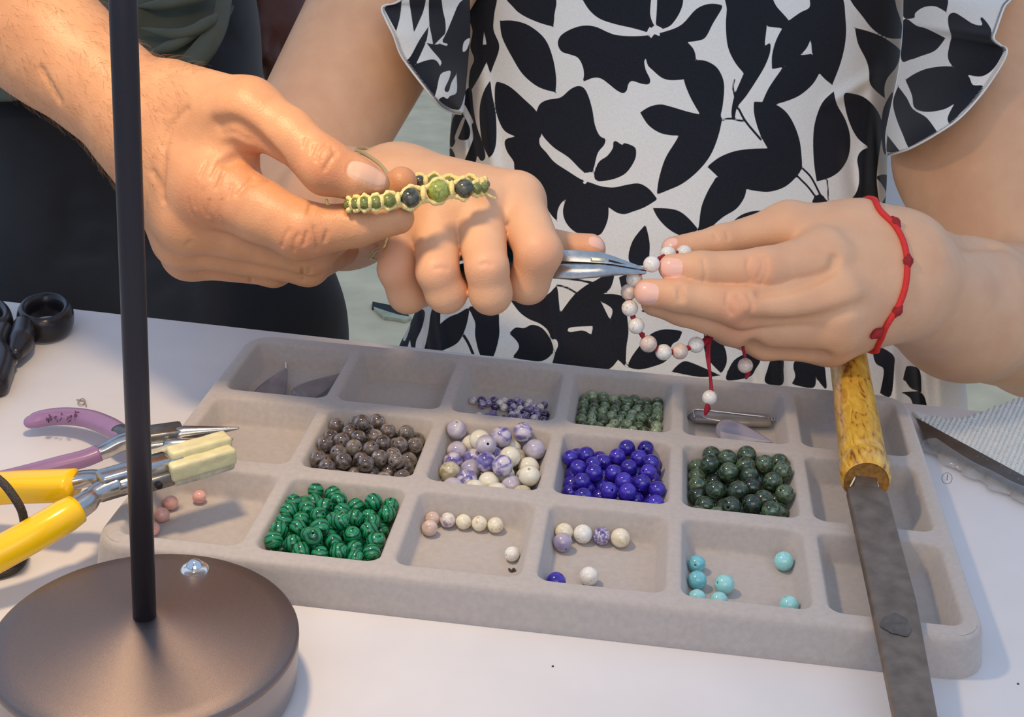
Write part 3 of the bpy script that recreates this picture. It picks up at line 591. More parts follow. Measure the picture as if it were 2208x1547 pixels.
S_vpatch = stone('violet_patch_stone', [(.34, (86, 76, 146)), (.46, (138, 128, 178)), (.56, (198, 190, 204)), (.8, (220, 212, 206))], .8, 1.2, 3., sss=.2)
_iv = (S_ivory, 'large ivory bead among the white and violet ones in the middle row', 'large ivory beads')
_gl = (S_greyl, 'large lavender-grey bead among the white and violet ones in the middle row', 'large lavender-grey beads')
_vp = (S_vpatch, 'large violet-patched bead among the white ones in the middle row', 'large violet-patched beads')
_tn = (S_tan, 'large tan marbled bead among the white and violet ones in the middle row', 'large tan marbled beads')
mixed = [_iv, _gl, _vp, _iv, _gl, _tn, _vp, _iv, _gl, _vp, _iv]; mix_n = [0]
BM = bead_mesh('bead'); rb = random.Random(5)
bead_cache = {}
def bead(name, p, r, m, label, group=None, rot=None, squash=1., cat='bead', hole=.14):
    key = (m.name, round(squash, 2), hole)
    if key not in bead_cache:
        me = bead_mesh('bead', hole, squash=squash); me.materials.append(m); bead_cache[key] = me
    o = bpy.data.objects.new(name, bead_cache[key]); col.objects.link(o)
    o.location = tuple(p); o.scale = (r, r, r)
    o.rotation_euler = rot if rot else (rb.uniform(0, 3.1), rb.uniform(0, 3.1), rb.uniform(0, 6.2))
    tag(o, label, cat, group); return o
def comp(r, c): return A([(c-2.5)*PX, (1-r)*PY, 0])
key_name = dict(green='malachite_bead', brown='smoky_bead', white_purple='marbled_bead', blue='blue_bead', dark_green='jasper_bead', small_green='pale_green_bead', small_purple='violet_bead')
for key, (rr, cc), m, lab, grp in (
    ('green', (2, 1), S_green, 'round banded malachite-green bead in the heap in the front row', 'malachite-green bead heap'),
    ('brown', (1, 1), S_brown, 'glossy smoky brown bead in the heap in the middle row', 'smoky brown bead heap'),
    ('white_purple', (1, 2), S_mix, 'large white and violet stone bead in the middle-row heap', 'large white and violet bead heap'),
    ('blue', (1, 3), S_blue, 'shiny deep blue bead in the heap in the middle row', 'deep blue bead heap'),
    ('dark_green', (1, 4), S_dgreen, 'mottled dark green jasper bead in the heap in the middle row', 'dark green jasper bead heap'),
    ('small_green', (0, 3), S_sgreen, 'small mottled pale green bead in the back-row heap', 'small pale green bead heap'),
    ('small_purple', (0, 2), S_spurp, 'tiny violet and white bead scattered in the back-row compartment', 'tiny violet bead scatter')):
    for x, y, z, r in PILES[key]:
        if key == 'white_purple':
            m, lab, grp = mixed[mix_n[0] % len(mixed)]; mix_n[0] += 1
        bead(key_name[key], comp(rr, cc)+A([x, y, z])*1e-5, r*1e-5*.98, m, lab, grp)
# single beads, each at its own spot
def loose(px, py, r, rc, m, label, squash=1., hole=.14):
    c = comp(*rc); p = onz(px, py, CZ+r)
    ax_, ay_ = CWX/2-.0040-r*.75, CWY/2-.0040-r*.75
    p[0] = np.clip(p[0], c[0]-ax_, c[0]+ax_); p[1] = np.clip(p[1], c[1]-ay_, c[1]+ay_)
    for q, rq in loose_list:
        dd = p-q; n_ = np.linalg.norm(dd)
        if n_ < r+rq: p = p+A([dd[0], dd[1], 0])/max(np.linalg.norm(dd[:2]), 1e-6)*(r+rq-n_)
    loose_list.append((p, r)); return bead('bead', p, r, m, label, squash=squash, hole=hole)
loose_list = []
R2 = (2, 2)
loose(922, 1116, .0033, R2, S_rosecream, 'pale pinkish bead in the corner behind the front-row bead line')
loose(914, 1138, .0036, R2, S_rosecream, 'rosy cream bead at the left end of the front-row bead line')
loose(954, 1121, .0035, R2, S_creamv, 'cream bead with a violet patch in the front-row bead line')
loose(987, 1122, .0035, R2, S_cream, 'tan-veined cream bead in the middle of the front-row bead line')
loose(1019, 1126, .0035, R2, S_cream, 'pale cream bead second from the right end of the front-row bead line')
loose(1052, 1130, .0036, R2, S_cream, 'plain cream bead at the right end of the front-row bead line')
loose(1110, 1196, .0033, R2, S_white, 'single white bead near the right wall of the cream-bead compartment')
R3 = (2, 3)
loose(1206, 1140, .0040, R3, S_cream, 'cream bead behind the lavender bead left of the front-row middle')
loose(1202, 1169, .0042, R3, S_lav, 'translucent lavender-grey bead against the left compartment wall')
loose(1248, 1148, .0042, R3, S_white, 'large white bead between the cream bead and the violet marbled bead')
loose(1290, 1153, .0039, R3, S_violet, 'violet marbled bead between two cream beads in the front row')
loose(1333, 1157, .0043, R3, S_cream, 'cream bead to the right of the violet marbled bead')
loose(1186, 1254, .0041, R3, S_blue, 'lone deep blue bead in the front left corner of its compartment')
loose(1270, 1243, .0040, R3, S_white, 'white crackled bead near the front wall beside the lone blue bead')
R4 = (2, 4)
loose(1494, 1216, .0038, R4, S_turqblue, 'turquoise bead at the back of the pair along the left wall')
loose(1495, 1251, .0040, R4, S_turqblue, 'deeper blue turquoise bead at the front of the pair along the left wall')
loose(1562, 1261, .0042, R4, S_turq, 'dark-flecked turquoise bead standing free of the left wall')
loose(1500, 1291, .0038, R4, S_turq, 'turquoise bead half hidden in the front left corner')
loose(1550, 1296, .0037, R4, S_turq, 'turquoise bead half hidden in front of the dark-flecked one')
loose(1710, 1213, .0042, R4, S_turq, 'plain turquoise bead by the right wall of its compartment')
loose(1722, 1308, .0040, R4, S_turq, 'turquoise bead half hidden at the front right')
R0 = (2, 0)
loose(430, 1072, .0031, R0, S_pink, 'pink quartz bead under the padded jaws, rightmost of the pink ones', hole=.05)
loose(352, 1083, .0033, R0, S_pink, 'pink quartz bead just right of the lamp pole, behind another', hole=.05)
loose(340, 1110, .0033, R0, S_pink, 'pink quartz bead peeking out beside the lamp pole', hole=.05)
loose(322, 1140, .0032, R0, S_pink, 'pink quartz bead nearly hidden behind the lamp pole', hole=.05)

# ------------------------------------------------------------------ glass and stone pendants
M_glass = mat('smoky_lavender_glass', (196, 188, 204), .06, trans=.6, ior=1.45, noise=.1, scale=60., coat=.2)
M_glassdark = mat('smoky_grey_glass', (172, 168, 176), .08, trans=.6, ior=1.45, noise=.15, scale=90., coat=.2)
M_agate = mat('grey_amber_agate', (176, 160, 124), .08, trans=.3, c2=(142, 136, 148), scale=38., coat=.3)
M_silver = mat('silver_wire', (226, 220, 214), .15, metal=1.)
def leaf(a, b, w, th, m, parent=None, name='leaf', blunt=.35, ridge=.5, n=22, k=12, up=(0, 0, 1)):
    """pointed at a, rounded at b, lens section with a raised mid rib"""
    a, b = A(a), A(b); d = nrm(b-a); sd = nrm(np.cross(up, d)); u = np.cross(d, sd); Ln = np.linalg.norm(b-a); rows = []
    for i in range(n+1):
        s = i/n; s = min(max(s, .004), .996)
        f = (s**.85)*(1-s**(1/blunt*1.6))**.5 if blunt else math.sin(math.pi*s)
        hw = w*f*1.08; ring = []
        for j in range(k):
            t = 2*math.pi*j/k; x = math.cos(t); z = math.sin(t)
            ring.append(a+d*Ln*s+sd*hw*x+u*th*(z*(1-abs(x)*ridge))*(f*.7+.12))
        rows.append(A(ring))
    V, Fc = rings_mesh(rows); return V, Fc
zf = CZ+.0022
t1 = empty('leaf_pendant', onz(590, 830, CZ), 'dark smoky glass leaf pendant with silver cap in the back left compartment', 'pendant')
V, Fc = leaf(onz(619, 793, zf+.004), onz(566, 872, zf+.001), .0105, .0024, M_glassdark, ridge=.75, up=(.15, -.25, 1)); mesh_obj('glass_leaf', V, Fc, M_glassdark, t1)
V, Fc = tube(Z([(618, 797, zf+.0022), (617, 789, zf+.0030), (617, 783, zf+.004)]), [.0010, .0008, .0006], 10, round_end=True); mesh_obj('cap', V, Fc, M_silver, t1)
V, Fc = leaf(onz(744, 803, zf+.004), onz(636, 858, zf+.001), .0098, .0024, M_glassdark, ridge=.75, up=(0, -.25, 1)); tag(mesh_obj('leaf_pendant', V, Fc, M_glassdark), 'lavender smoky glass leaf lying right of the silver-capped one', 'pendant')
ag = empty('wrapped_pendant', onz(1577, 897, CZ), 'long grey-amber agate pendant wrapped in silver wire', 'pendant')
P = Z([(1495, 896, zf+.002), (1500, 897, zf+.002), (1530, 899, zf+.002), (1580, 903, zf+.002), (1630, 906, zf+.0015), (1654, 907, zf+.001), (1660, 907, zf+.001)])
V, Fc = tube(catmull(P, 5), np.interp(np.linspace(0, 1, 31), [0, .04, .15, .6, .9, .97, 1], [.0016, .0042, .0058, .0060, .0052, .0034, .0010]), 20, rn=.5); mesh_obj('agate', V, Fc, M_agate, ag)
P = catmull(Z([(1497, 899, zf+.0052), (1497, 884, zf+.0054), (1540, 887, zf+.0056), (1600, 894, zf+.0052), (1645, 899, zf+.0046), (1658, 903, zf+.003), (1664, 905, zf+.002)]), 6)
V, Fc = tube(P, .00038, 8, round_end=True); mesh_obj('wire', V, Fc, M_silver, ag)
P = catmull(Z([(1512, 897, zf+.0056), (1525, 903, zf+.0058), (1552, 908, zf+.0056)]), 6); V, Fc = tube(P, .00038, 8, round_end=True); mesh_obj('wire', V, Fc, M_silver, ag)
th = np.linspace(0, 6*math.pi, 60); c0 = onz(1662, 905, zf+.0022); dd = nrm(onz(1682, 909, zf+.002)-c0)
sdq = nrm(np.cross((0, 0, 1), dd)); P = A([c0+dd*.0042*t/th[-1]+(sdq*math.cos(t)+A([0, 0, 1])*math.sin(t))*(.0010+.0006*math.sin(t*.4)) for t in th])
V, Fc = tube(P, .0003, 6); mesh_obj('wire_coil', V, Fc, M_silver, ag)
V, Fc = leaf(onz(1668, 955, CZ+.0050), onz(1543, 922, CZ+.0085), .0082, .0022, M_glass, ridge=.7, up=(0, -.75, .66)); tag(mesh_obj('leaf_pendant', V, Fc, M_glass), 'pale lavender glass leaf resting across the agate pendant', 'pendant')
# ------------------------------------------------------------------ bodies: smooth-blended limbs polygonised into one continuous skin
f32 = np.float32
def cone(a, ra, b, rb, flat=None):
    """tapering limb between two joints; flat = (axis, factor) squeezes its section"""
    return ('c', A(a, float), ra*1e-3, A(b, float), rb*1e-3, flat)
def ell(c, axes, rad): return ('e', A(c, float), A(axes, float), A(rad, float)*1e-3)
def pd_(pr, P):
    if pr[0] == 'c':
        _, a, ra, b, rb, flat = pr
        if flat is not None:
            n, s = flat; P = P+((P-a.astype(P.dtype))@n.astype(P.dtype))[:, None]*(1/s-1)*n.astype(P.dtype)
            ab = b-a; b = a+ab+(ab@n)*(1/s-1)*n
        ab = (b-a).astype(P.dtype); q = P-a.astype(P.dtype)
        t = np.clip(q@ab/max(float(ab@ab), 1e-9), 0, 1)
        return np.sqrt(((q-t[:, None]*ab)**2).sum(1))-(ra+(rb-ra)*t).astype(P.dtype)
    _, c, ax, rd = pr
    q = (P-c.astype(P.dtype))@ax.T.astype(P.dtype)
    k0 = np.sqrt(((q/rd.astype(P.dtype))**2).sum(1)); k1 = np.sqrt(((q/(rd**2).astype(P.dtype))**2).sum(1))+1e-9
    return k0*(k0-1)/k1
def smin(a, b, k):
    h = np.maximum(k-np.abs(a-b), 0)/k; return np.minimum(a, b)-h*h*k*.25
class Body:
    def __init__(s, base, kb, groups, kf=.0010):
        s.base, s.kb, s.groups, s.kf = base, kb, groups, kf; s.cuts = []; s.bumps = []
    def raw(s, P, blk=None, thr=None):
        """blk: (centres, points per block) for culling"""
        def ev(pr):
            if blk is None: return pd_(pr, P)
            cen, n = blk; m = pd_(pr, cen) < thr
            out = np.full((len(cen), n), .06, P.dtype)
            if m.any(): out[m] = pd_(pr, P.reshape(len(cen), n, 3)[m].reshape(-1, 3)).reshape(-1, n)
            return out.reshape(-1)
        def fold(prs, k):
            d = ev(prs[0])
            for p in prs[1:]: d = smin(d, ev(p), k)
            return d
        db = fold(s.base, s.kb); out = db
        for prs, k, kj in s.groups: out = smin(out, smin(db, fold(prs, k), kj), s.kf) if out is not db else smin(db, fold(prs, k), kj)
        return out
    def full(s, P, blk=None, thr=None):
        d = s.raw(P, blk, thr)
        for pts, r, k in s.cuts:
            pts = pts.astype(P.dtype)
            if blk is not None:
                cen, n = blk; dc = np.min([np.sqrt(((cen-q)**2).sum(1)) for q in pts], 0); m = dc < thr+.004
                if not m.any(): continue
                idx = (np.nonzero(m)[0][:, None]*n+np.arange(n)).ravel(); Q = P[idx]
            else: idx = slice(None); Q = P
            dl = np.full(len(Q), 1., P.dtype)
            for a, b in zip(pts[:-1], pts[1:]):
                ab = b-a; t = np.clip((Q-a)@ab/max(float(ab@ab), 1e-12), 0, 1); dl = np.minimum(dl, np.sqrt(((Q-a-t[:, None]*ab)**2).sum(1)))
            d[idx] = -smin(-d[idx], dl-r, k)
        return d
    def hit(s, px, py, t0=.4, t1=1.3):
        d = ray(px, py); d = d/np.linalg.norm(d); x = t0
        for _ in range(160):
            p = CAM+d*x; v = float(s.raw(p[None])[0])
            if v < 2e-5: return p
            x += v*.8
            if x > t1: return None
        return CAM+d*x
    def normal(s, p, e=4e-4):
        Q = np.vstack([p+e*np.eye(3), p-e*np.eye(3)]); v = s.raw(Q); return nrm(v[:3]-v[3:])
    def crease(s, pts, r=.0005, k=.0008, lift=0., n=4):
        pp = catmull(A(pts, float), n) if len(pts) > 2 else A(pts, float)
        h = [s.hit(x, y) for x, y in pp]; h = [q for q in h if q is not None]
        if len(h) > 1:
            h = A(h); keep = [0]
            for i in range(1, len(h)):
                if np.linalg.norm(h[i]-h[keep[-1]]) < .02: keep.append(i)
            s.cuts.append((h[keep], r, k))
    def mesh(s, lo, hi, h):
        B = 8; lo = A(lo, float); n = np.ceil((A(hi)-lo)/h/B).astype(int)*B+1
        nb = (n-1)//B
        g = np.stack(np.meshgrid(*[np.arange(k) for k in nb], indexing='ij'), -1).reshape(-1, 3)
        cen = (lo+(g*B+B/2)*h).astype(f32)
        dc = np.concatenate([s.raw(c) for c in np.array_split(cen, max(1, len(cen)//200000))])
        half = B*h*.87
        D = np.repeat(np.repeat(np.repeat(dc.reshape(nb), B, 0), B, 1), B, 2).astype(f32)
        D = np.pad(D, ((0, 1),)*3, mode='edge')
        act = np.nonzero(np.abs(dc) < half*1.25+.002)[0]
        off = np.stack(np.meshgrid(*[np.arange(B+1)]*3, indexing='ij'), -1).reshape(-1, 3)
        for ch in np.array_split(act, max(1, len(act)//700)):
            P = (lo+((g[ch]*B)[:, None, :]+off[None])*h).astype(f32).reshape(-1, 3)
            v = s.full(P, (cen[ch], len(off)), half+.009).reshape(len(ch), B+1, B+1, B+1)
            for (i, j, k), w in zip(g[ch]*B, v): D[i:i+B+1, j:j+B+1, k:k+B+1] = w
        return surface_nets(D, lo, h)
def surface_nets(D, lo, h):
    S = D < 0
    c = [S[i:S.shape[0]-1+i, j:S.shape[1]-1+j, k:S.shape[2]-1+k] for i in (0, 1) for j in (0, 1) for k in (0, 1)]
    anyv = c[0].copy(); allv = c[0].copy()
    for q in c[1:]: anyv |= q; allv &= q
    I = np.argwhere(anyv & ~allv)
    cor = [(i, j, k) for i in (0, 1) for j in (0, 1) for k in (0, 1)]
    val = np.stack([D[I[:, 0]+a, I[:, 1]+b, I[:, 2]+cc] for a, b, cc in cor], 1)
    pos = np.zeros((len(I), 3)); cnt = np.zeros(len(I))
    for p in range(8):
        for q in range(p+1, 8):
            if sum(abs(x-y) for x, y in zip(cor[p], cor[q])) != 1: continue
            m = (val[:, p] < 0) != (val[:, q] < 0); t = val[:, p]/(val[:, p]-val[:, q]+1e-12)
            e = A(cor[p])+t[:, None]*(A(cor[q])-A(cor[p])); pos[m] += e[m]; cnt[m] += 1
    V = lo+(I+pos/np.maximum(cnt, 1)[:, None])*h
    idx = np.full(anyv.shape, -1, np.int32); idx[tuple(I.T)] = np.arange(len(I))
    Fs = []
    for ax in range(3):
        a = np.moveaxis(S, ax, 0); ii = np.moveaxis(idx, ax, 0)
        ch = a[:-1, 1:-1, 1:-1] != a[1:, 1:-1, 1:-1]
        E = np.argwhere(ch); x, y, z = E[:, 0], E[:, 1]+1, E[:, 2]+1
        q = np.stack([ii[x, y-1, z-1], ii[x, y, z-1], ii[x, y, z], ii[x, y-1, z]], 1)
        fl = a[x, y, z]
        if ax == 1: fl = ~fl
        q[~fl] = q[~fl][:, ::-1]; Fs.append(q)
    Fq = np.vstack(Fs); Fq = Fq[(Fq >= 0).all(1)]
    return V, Fq
def fast_mesh(name, V, Q, mats, origin, parent=None, attrs=None):
    me = bpy.data.meshes.new(name); n = len(Q)
    me.vertices.add(len(V)); me.vertices.foreach_set('co', (V-origin).astype(f32).ravel())
    me.loops.add(n*4); me.loops.foreach_set('vertex_index', np.asarray(Q, np.int32).ravel())
    me.polygons.add(n); me.polygons.foreach_set('loop_start', np.arange(0, n*4, 4, dtype=np.int32))
    me.polygons.foreach_set('use_smooth', np.ones(n, bool))
    for m in mats: me.materials.append(m)
    for k, v in (attrs or {}).items():
        at_ = me.attributes.new(k, 'FLOAT', 'POINT'); at_.data.foreach_set('value', np.asarray(v, f32))
    me.update(calc_edges=True); me.validate()
    o = bpy.data.objects.new(name, me); col.objects.link(o)
    if parent is not None:
        o.parent = parent; o.location = tuple(A(origin)-A(parent.location))
    else: o.location = tuple(origin)
    return o
def nail_field(body, V, cx, cy, dx, dy, hl, hw, power=3.):
    """signed nail outline on the skin: <0 inside; also carves its rim"""
    c = body.hit(cx, cy); nr = body.normal(c)
    e1 = at(cx+dx, cy+dy, 1.)-at(cx, cy, 1.); e1 = nrm(e1-nr*(e1@nr)); e2 = np.cross(nr, e1)
    return c, nr, e1, e2, hl*1e-3, hw*1e-3, power
def nail_rim(body, N_, r=.00032, k=.0005):
    c, nr, e1, e2, hl, hw, p = N_; pts = []
    for a in np.linspace(math.radians(28), math.radians(332), 30):
        x = math.cos(a); y = math.sin(a); x = np.sign(x)*abs(x)**(2/p); y = np.sign(y)*abs(y)**(2/p)
        q = c+e1*hl*x+e2*hw*y
        for _ in range(6): q = q-nr*float(body.raw(q[None])[0])*.9
        pts.append(q)
    body.cuts.append((A(pts), r, k))
def nail_attr(V, nails):
    f = np.ones(len(V))
    for c, nr, e1, e2, hl, hw, p in nails:
        q = V-c; m = (abs(q@nr) < .006)
        v = (abs(q@e1/hl)**p+abs(q@e2/hw)**p)**(1/p)-1
        f = np.where(m, np.minimum(f, v), f)
    return f
def blob_attr(V, pts):
    f = np.zeros(len(V))
    for c, r in pts: f = np.maximum(f, np.exp(-((V-c)**2).sum(1)/(r*r)))
    return f
def skin_mat(name, base, flush, nailc, rough=.48, mottle=.10, bump=.35, bs=900., red=.35):
    m, nt, b = new_mat(name); L = nt.links
    tc = nt.nodes.new('ShaderNodeTexCoord')
    n1 = nt.nodes.new('ShaderNodeTexNoise'); n1.inputs['Scale'].default_value = 60.; n1.inputs['Detail'].default_value = 4; L.new(tc.outputs['Object'], n1.inputs['Vector'])
    c = A(lin(base)); rp = ramp(nt, [(.3, c*(1-mottle)*A([1.03, .97, .95])), (.7, np.minimum(c*(1+mottle*.6), 1))]); L.new(n1.outputs['Fac'], rp.inputs[0])
    af = nt.nodes.new('ShaderNodeAttribute'); af.attribute_name = 'flush'
    mx = nt.nodes.new('ShaderNodeMix'); mx.data_type = 'RGBA'; mx.inputs['B'].default_value = (*lin(flush), 1)
    ms = nt.nodes.new('ShaderNodeMath'); ms.operation = 'MULTIPLY'; ms.inputs[1].default_value = red; L.new(af.outputs['Fac'], ms.inputs[0]); L.new(ms.outputs[0], mx.inputs['Factor']); L.new(rp.outputs[0], mx.inputs['A'])
    an = nt.nodes.new('ShaderNodeAttribute'); an.attribute_name = 'nail'
    mr = nt.nodes.new('ShaderNodeMapRange'); mr.inputs['From Min'].default_value = .05; mr.inputs['From Max'].default_value = -.05; L.new(an.outputs['Fac'], mr.inputs['Value'])
    m2 = nt.nodes.new('ShaderNodeMix'); m2.data_type = 'RGBA'; m2.inputs['B'].default_value = (*lin(nailc), 1); L.new(mr.outputs[0], m2.inputs['Factor']); L.new(mx.outputs['Result'], m2.inputs['A'])
    L.new(m2.outputs['Result'], b.inputs['Base Color'])
    rr = nt.nodes.new('ShaderNodeMapRange'); rr.inputs['To Min'].default_value = rough; rr.inputs['To Max'].default_value = .22; L.new(mr.outputs[0], rr.inputs['Value']); L.new(rr.outputs[0], b.inputs['Roughness'])
    b.inputs['Subsurface Weight'].default_value = .22; b.inputs['Subsurface Radius'].default_value = (1., .38, .22); b.inputs['Subsurface Scale'].default_value = .0025
    b.inputs['Specular IOR Level'].default_value = .4
    vo = nt.nodes.new('ShaderNodeTexVoronoi'); vo.inputs['Scale'].default_value = bs; L.new(tc.outputs['Object'], vo.inputs['Vector'])
    n2 = nt.nodes.new('ShaderNodeTexNoise'); n2.inputs['Scale'].default_value = bs*.35; n2.inputs['Detail'].default_value = 6; L.new(tc.outputs['Object'], n2.inputs['Vector'])
    ad = nt.nodes.new('ShaderNodeMath'); ad.operation = 'ADD'; L.new(vo.outputs['Distance'], ad.inputs[0]); L.new(n2.outputs['Fac'], ad.inputs[1])
    sb = nt.nodes.new('ShaderNodeMath'); sb.operation = 'MULTIPLY'; iv = nt.nodes.new('ShaderNodeMath'); iv.operation = 'SUBTRACT'; iv.inputs[0].default_value = 1.; L.new(mr.outputs[0], iv.inputs[1]); L.new(iv.outputs[0], sb.inputs[0]); sb.inputs[1].default_value = bump
    bp = nt.nodes.new('ShaderNodeBump'); bp.inputs['Distance'].default_value = .00035; L.new(sb.outputs[0], bp.inputs['Strength']); L.new(ad.outputs[0], bp.inputs['Height']); L.new(bp.outputs[0], b.inputs['Normal'])
    return m
VOX_M, VOX_W = .0007, .0009
K = at
# ---- the standing man's arm and hand that hold out the green bracelet
sk_man = skin_mat('tanned_skin', (204, 150, 108), (196, 112, 76), (216, 172, 146), rough=.45, mottle=.14, bump=.28, bs=900.)
mb_ = [cone(K(-330, -190, .65), 36, K(110, 95, .637), 27.5), cone(K(110, 95, .637), 27.5, K(330, 275, .633), 25),
       cone(K(330, 280, .634), 25, K(455, 405, .613), 17), cone(K(330, 285, .634), 24, K(405, 470, .624), 15.5),
       cone(K(335, 290, .638), 22, K(395, 512, .641), 14), cone(K(340, 300, .645), 20, K(408, 545, .659), 12.5),
       cone(K(380, 232, .626), 21, K(535, 240, .602), 13.5), cone(K(455, 290, .618), 14, K(505, 345, .611), 10.5)]
mg = [([cone(K(535, 240, .602), 13.5, K(622, 290, .596), 11.3), cone(K(622, 290, .596), 11.2, K(706, 362, .590), 11.6), cone(K(706, 362, .590), 11.4, K(768, 386, .590), 8.8), cone(K(768, 386, .590), 8.7, K(808, 397, .592), 6.7)], .005, .010),
      ([cone(K(455, 405, .613), 17, K(560, 455, .604), 13.8), cone(K(560, 455, .604), 13.6, K(650, 497, .598), 13), cone(K(652, 500, .598), 12.4, K(770, 485, .598), 9.4), cone(K(770, 485, .598), 9.3, K(858, 470, .600), 7.4)], .004, .009),
      ([cone(K(405, 470, .624), 15, K(668, 542, .622), 10.8), cone(K(668, 542, .622), 10.2, K(775, 470, .634), 8.4), cone(K(775, 470, .634), 8.2, K(866, 393, .621), 7.2)], .004, .007),
      ([cone(K(395, 512, .641), 13.5, K(664, 572, .635), 9.6), cone(K(664, 572, .635), 9.4, K(738, 540, .668), 8)], .004, .007),
      ([cone(K(408, 545, .659), 12.5, K(590, 581, .656), 8.2), cone(K(590, 581, .656), 8.2, K(670, 565, .685), 7)], .004, .007)]
man = Body(mb_, .010, mg)
for p in ([(683, 347), (689, 327), (704, 312)], [(699, 366), (713, 343), (726, 329)], [(672, 332), (679, 312)], [(716, 318), (722, 334)], [(660, 300), (655, 318)]): man.crease(p, .0006, .0012)
for p in ([(607, 532), (612, 512), (622, 496)], [(633, 542), (634, 522), (643, 506)], [(684, 537), (683, 512), (677, 490)], [(656, 528), (661, 502)], [(700, 520), (704, 500)]): man.crease(p, .0006, .0012)
for p in ([(668, 422), (671, 440), (666, 458)], [(748, 441), (752, 462)]): man.crease(p, .0010, .0014)
for p in ([(407, 430), (410, 452), (422, 472)], [(424, 392), (419, 420), (421, 448)], [(438, 408), (435, 440), (446, 466)], [(478, 432), (474, 462), (483, 488)], [(472, 350), (456, 384)], [(482, 372), (466, 408)], [(500, 398), (494, 426)], [(452, 432), (450, 456), (462, 480)], [(446, 350), (430, 385)]): man.crease(p, .00045, .0010)
for p in ([(470, 272), (500, 268), (530, 284), (560, 308), (600, 345)],): man.crease(p, .0022, .006)
for p in ([(476, 288), (505, 288), (535, 305)], [(548, 398), (575, 389), (602, 392)], [(512, 420), (528, 402), (545, 384)]): man.crease(p, .0008, .002)
for p in ([(488, 352), (515, 343), (545, 350), (575, 375)],): man.crease(p, .0016, .004)
for p in ([(402, 236), (372, 268), (357, 310), (352, 370), (350, 405)], [(330, 372), (344, 398), (352, 432)], [(90, 150), (110, 185), (128, 215)]): man.crease(p, .0006, .003)
for p in ([(650, 552), (651, 566)], [(671, 552), (671, 568)], [(652, 580), (653, 602)], [(667, 577), (667, 590)], [(541, 600), (542, 610)], [(402, 530), (410, 522)]): man.crease(p, .0007, .0013)
nails_m = [nail_field(man, None, 795, 374, 1, .16, 9.0, 4.6)]
nail_rim(man, nails_m[0], .0004, .0006)
lo = A([K(-200, -120, .66), K(-200, 300, .6), K(900, 650, .72), K(900, 150, .55), K(300, -150, .62), K(300, 700, .70), K(-160, 100, .7)])
bl, bh = lo.min(0)-.02, lo.max(0)+.02
import time; _t0 = time.time()
Vm, Qm = man.mesh(bl, bh, VOX_M); print('man', len(Vm), time.time()-_t0)
flm = blob_attr(Vm, [(K(700, 362, .58), .014), (K(655, 520, .585), .012), (K(560, 320, .6), .014), (K(860, 390, .632), .012), (K(440, 450, .6), .016)])
# trunk and the rest of the arm, kept under the shirt
tr = Body([cone(K(-330, -190, .65), 36, A([-.62, .30, .42]), 46), cone(A([-.62, .30, .42]), 50, A([-.55, .62, .62]), 62), cone(A([-.55, .62, .62]), 70, A([-.40, .66, .60]), 90), cone(A([-.37, .66, .55]), 110, A([-.37, .66, .38]), 110), cone(A([-.37, .66, .95]), 62, A([-.37, .66, .60]), 70), ell(A([-.37, .63, 1.03]), np.eye(3), (78, 95, 115)), cone(A([-.37, .66, .60]), 90, A([-.18, .68, .62]), 62), cone(A([-.18, .68, .62]), 55, A([-.13, .74, .40]), 44)], .02, [])
Vt, Qt = tr.mesh((-.85, .0, .0), (.0, .85, 1.2), .008)
Vall = np.vstack([Vm, Vt]); Qall = np.vstack([Qm, Qt+len(Vm)])
org_m = A([-.37, .66, -.75])
person_man = fast_mesh('person', Vall, Qall, [sk_man], org_m, None, {'nail': np.r_[nail_attr(Vm, nails_m), np.ones(len(Vt))], 'flush': np.r_[flm, np.zeros(len(Vt))]})
tag(person_man, 'person in black trousers and dark green shirt holding out a green bracelet', 'person')
# fine dark hair on the forearm and the back of the hand
M_hair = mat('arm_hair', (138, 98, 60), .45)
g = np.random.default_rng(21); mbh = MB(); axis_px = A([.80, .60])
nv = np.cross(Vm[Qm[:, 1]]-Vm[Qm[:, 0]], Vm[Qm[:, 3]]-Vm[Qm[:, 0]]); cq = Vm[Qm].mean(1); qp = topix(cq)
face = ((CAM-cq)*nv).sum(1) > -.35*np.linalg.norm(nv, axis=1)*np.linalg.norm(CAM-cq, axis=1)
zone = face & (qp[:, 0]+qp[:, 1]*.35 < 470) & (qp[:, 1] < 330-.15*qp[:, 0]+qp[:, 0]*.55) & (qp[:, 0] > -120)
ids = np.nonzero(zone)[0]
for i in g.choice(ids, min(1100, len(ids)), replace=False):
    n_ = nrm(nv[i]); p = cq[i]; t_ = nrm(K(600, 460, .6)-K(100, 90, .637)); t_ = t_-n_*(t_@n_)+g.normal(0, .35, 3); t_ = nrm(t_-n_*(t_@n_)); L_ = g.uniform(.004, .010)
    V, Fc = tube([p-n_*.0003, p+t_*L_*.5+n_*L_*.22, p+t_*L_+n_*L_*.26], [.00005, .00004, .00002], 3, cap=False); mbh.add(V, Fc)
hair = mbh.build('arm_hair', M_hair, person_man); hair['kind'] = 'stuff'
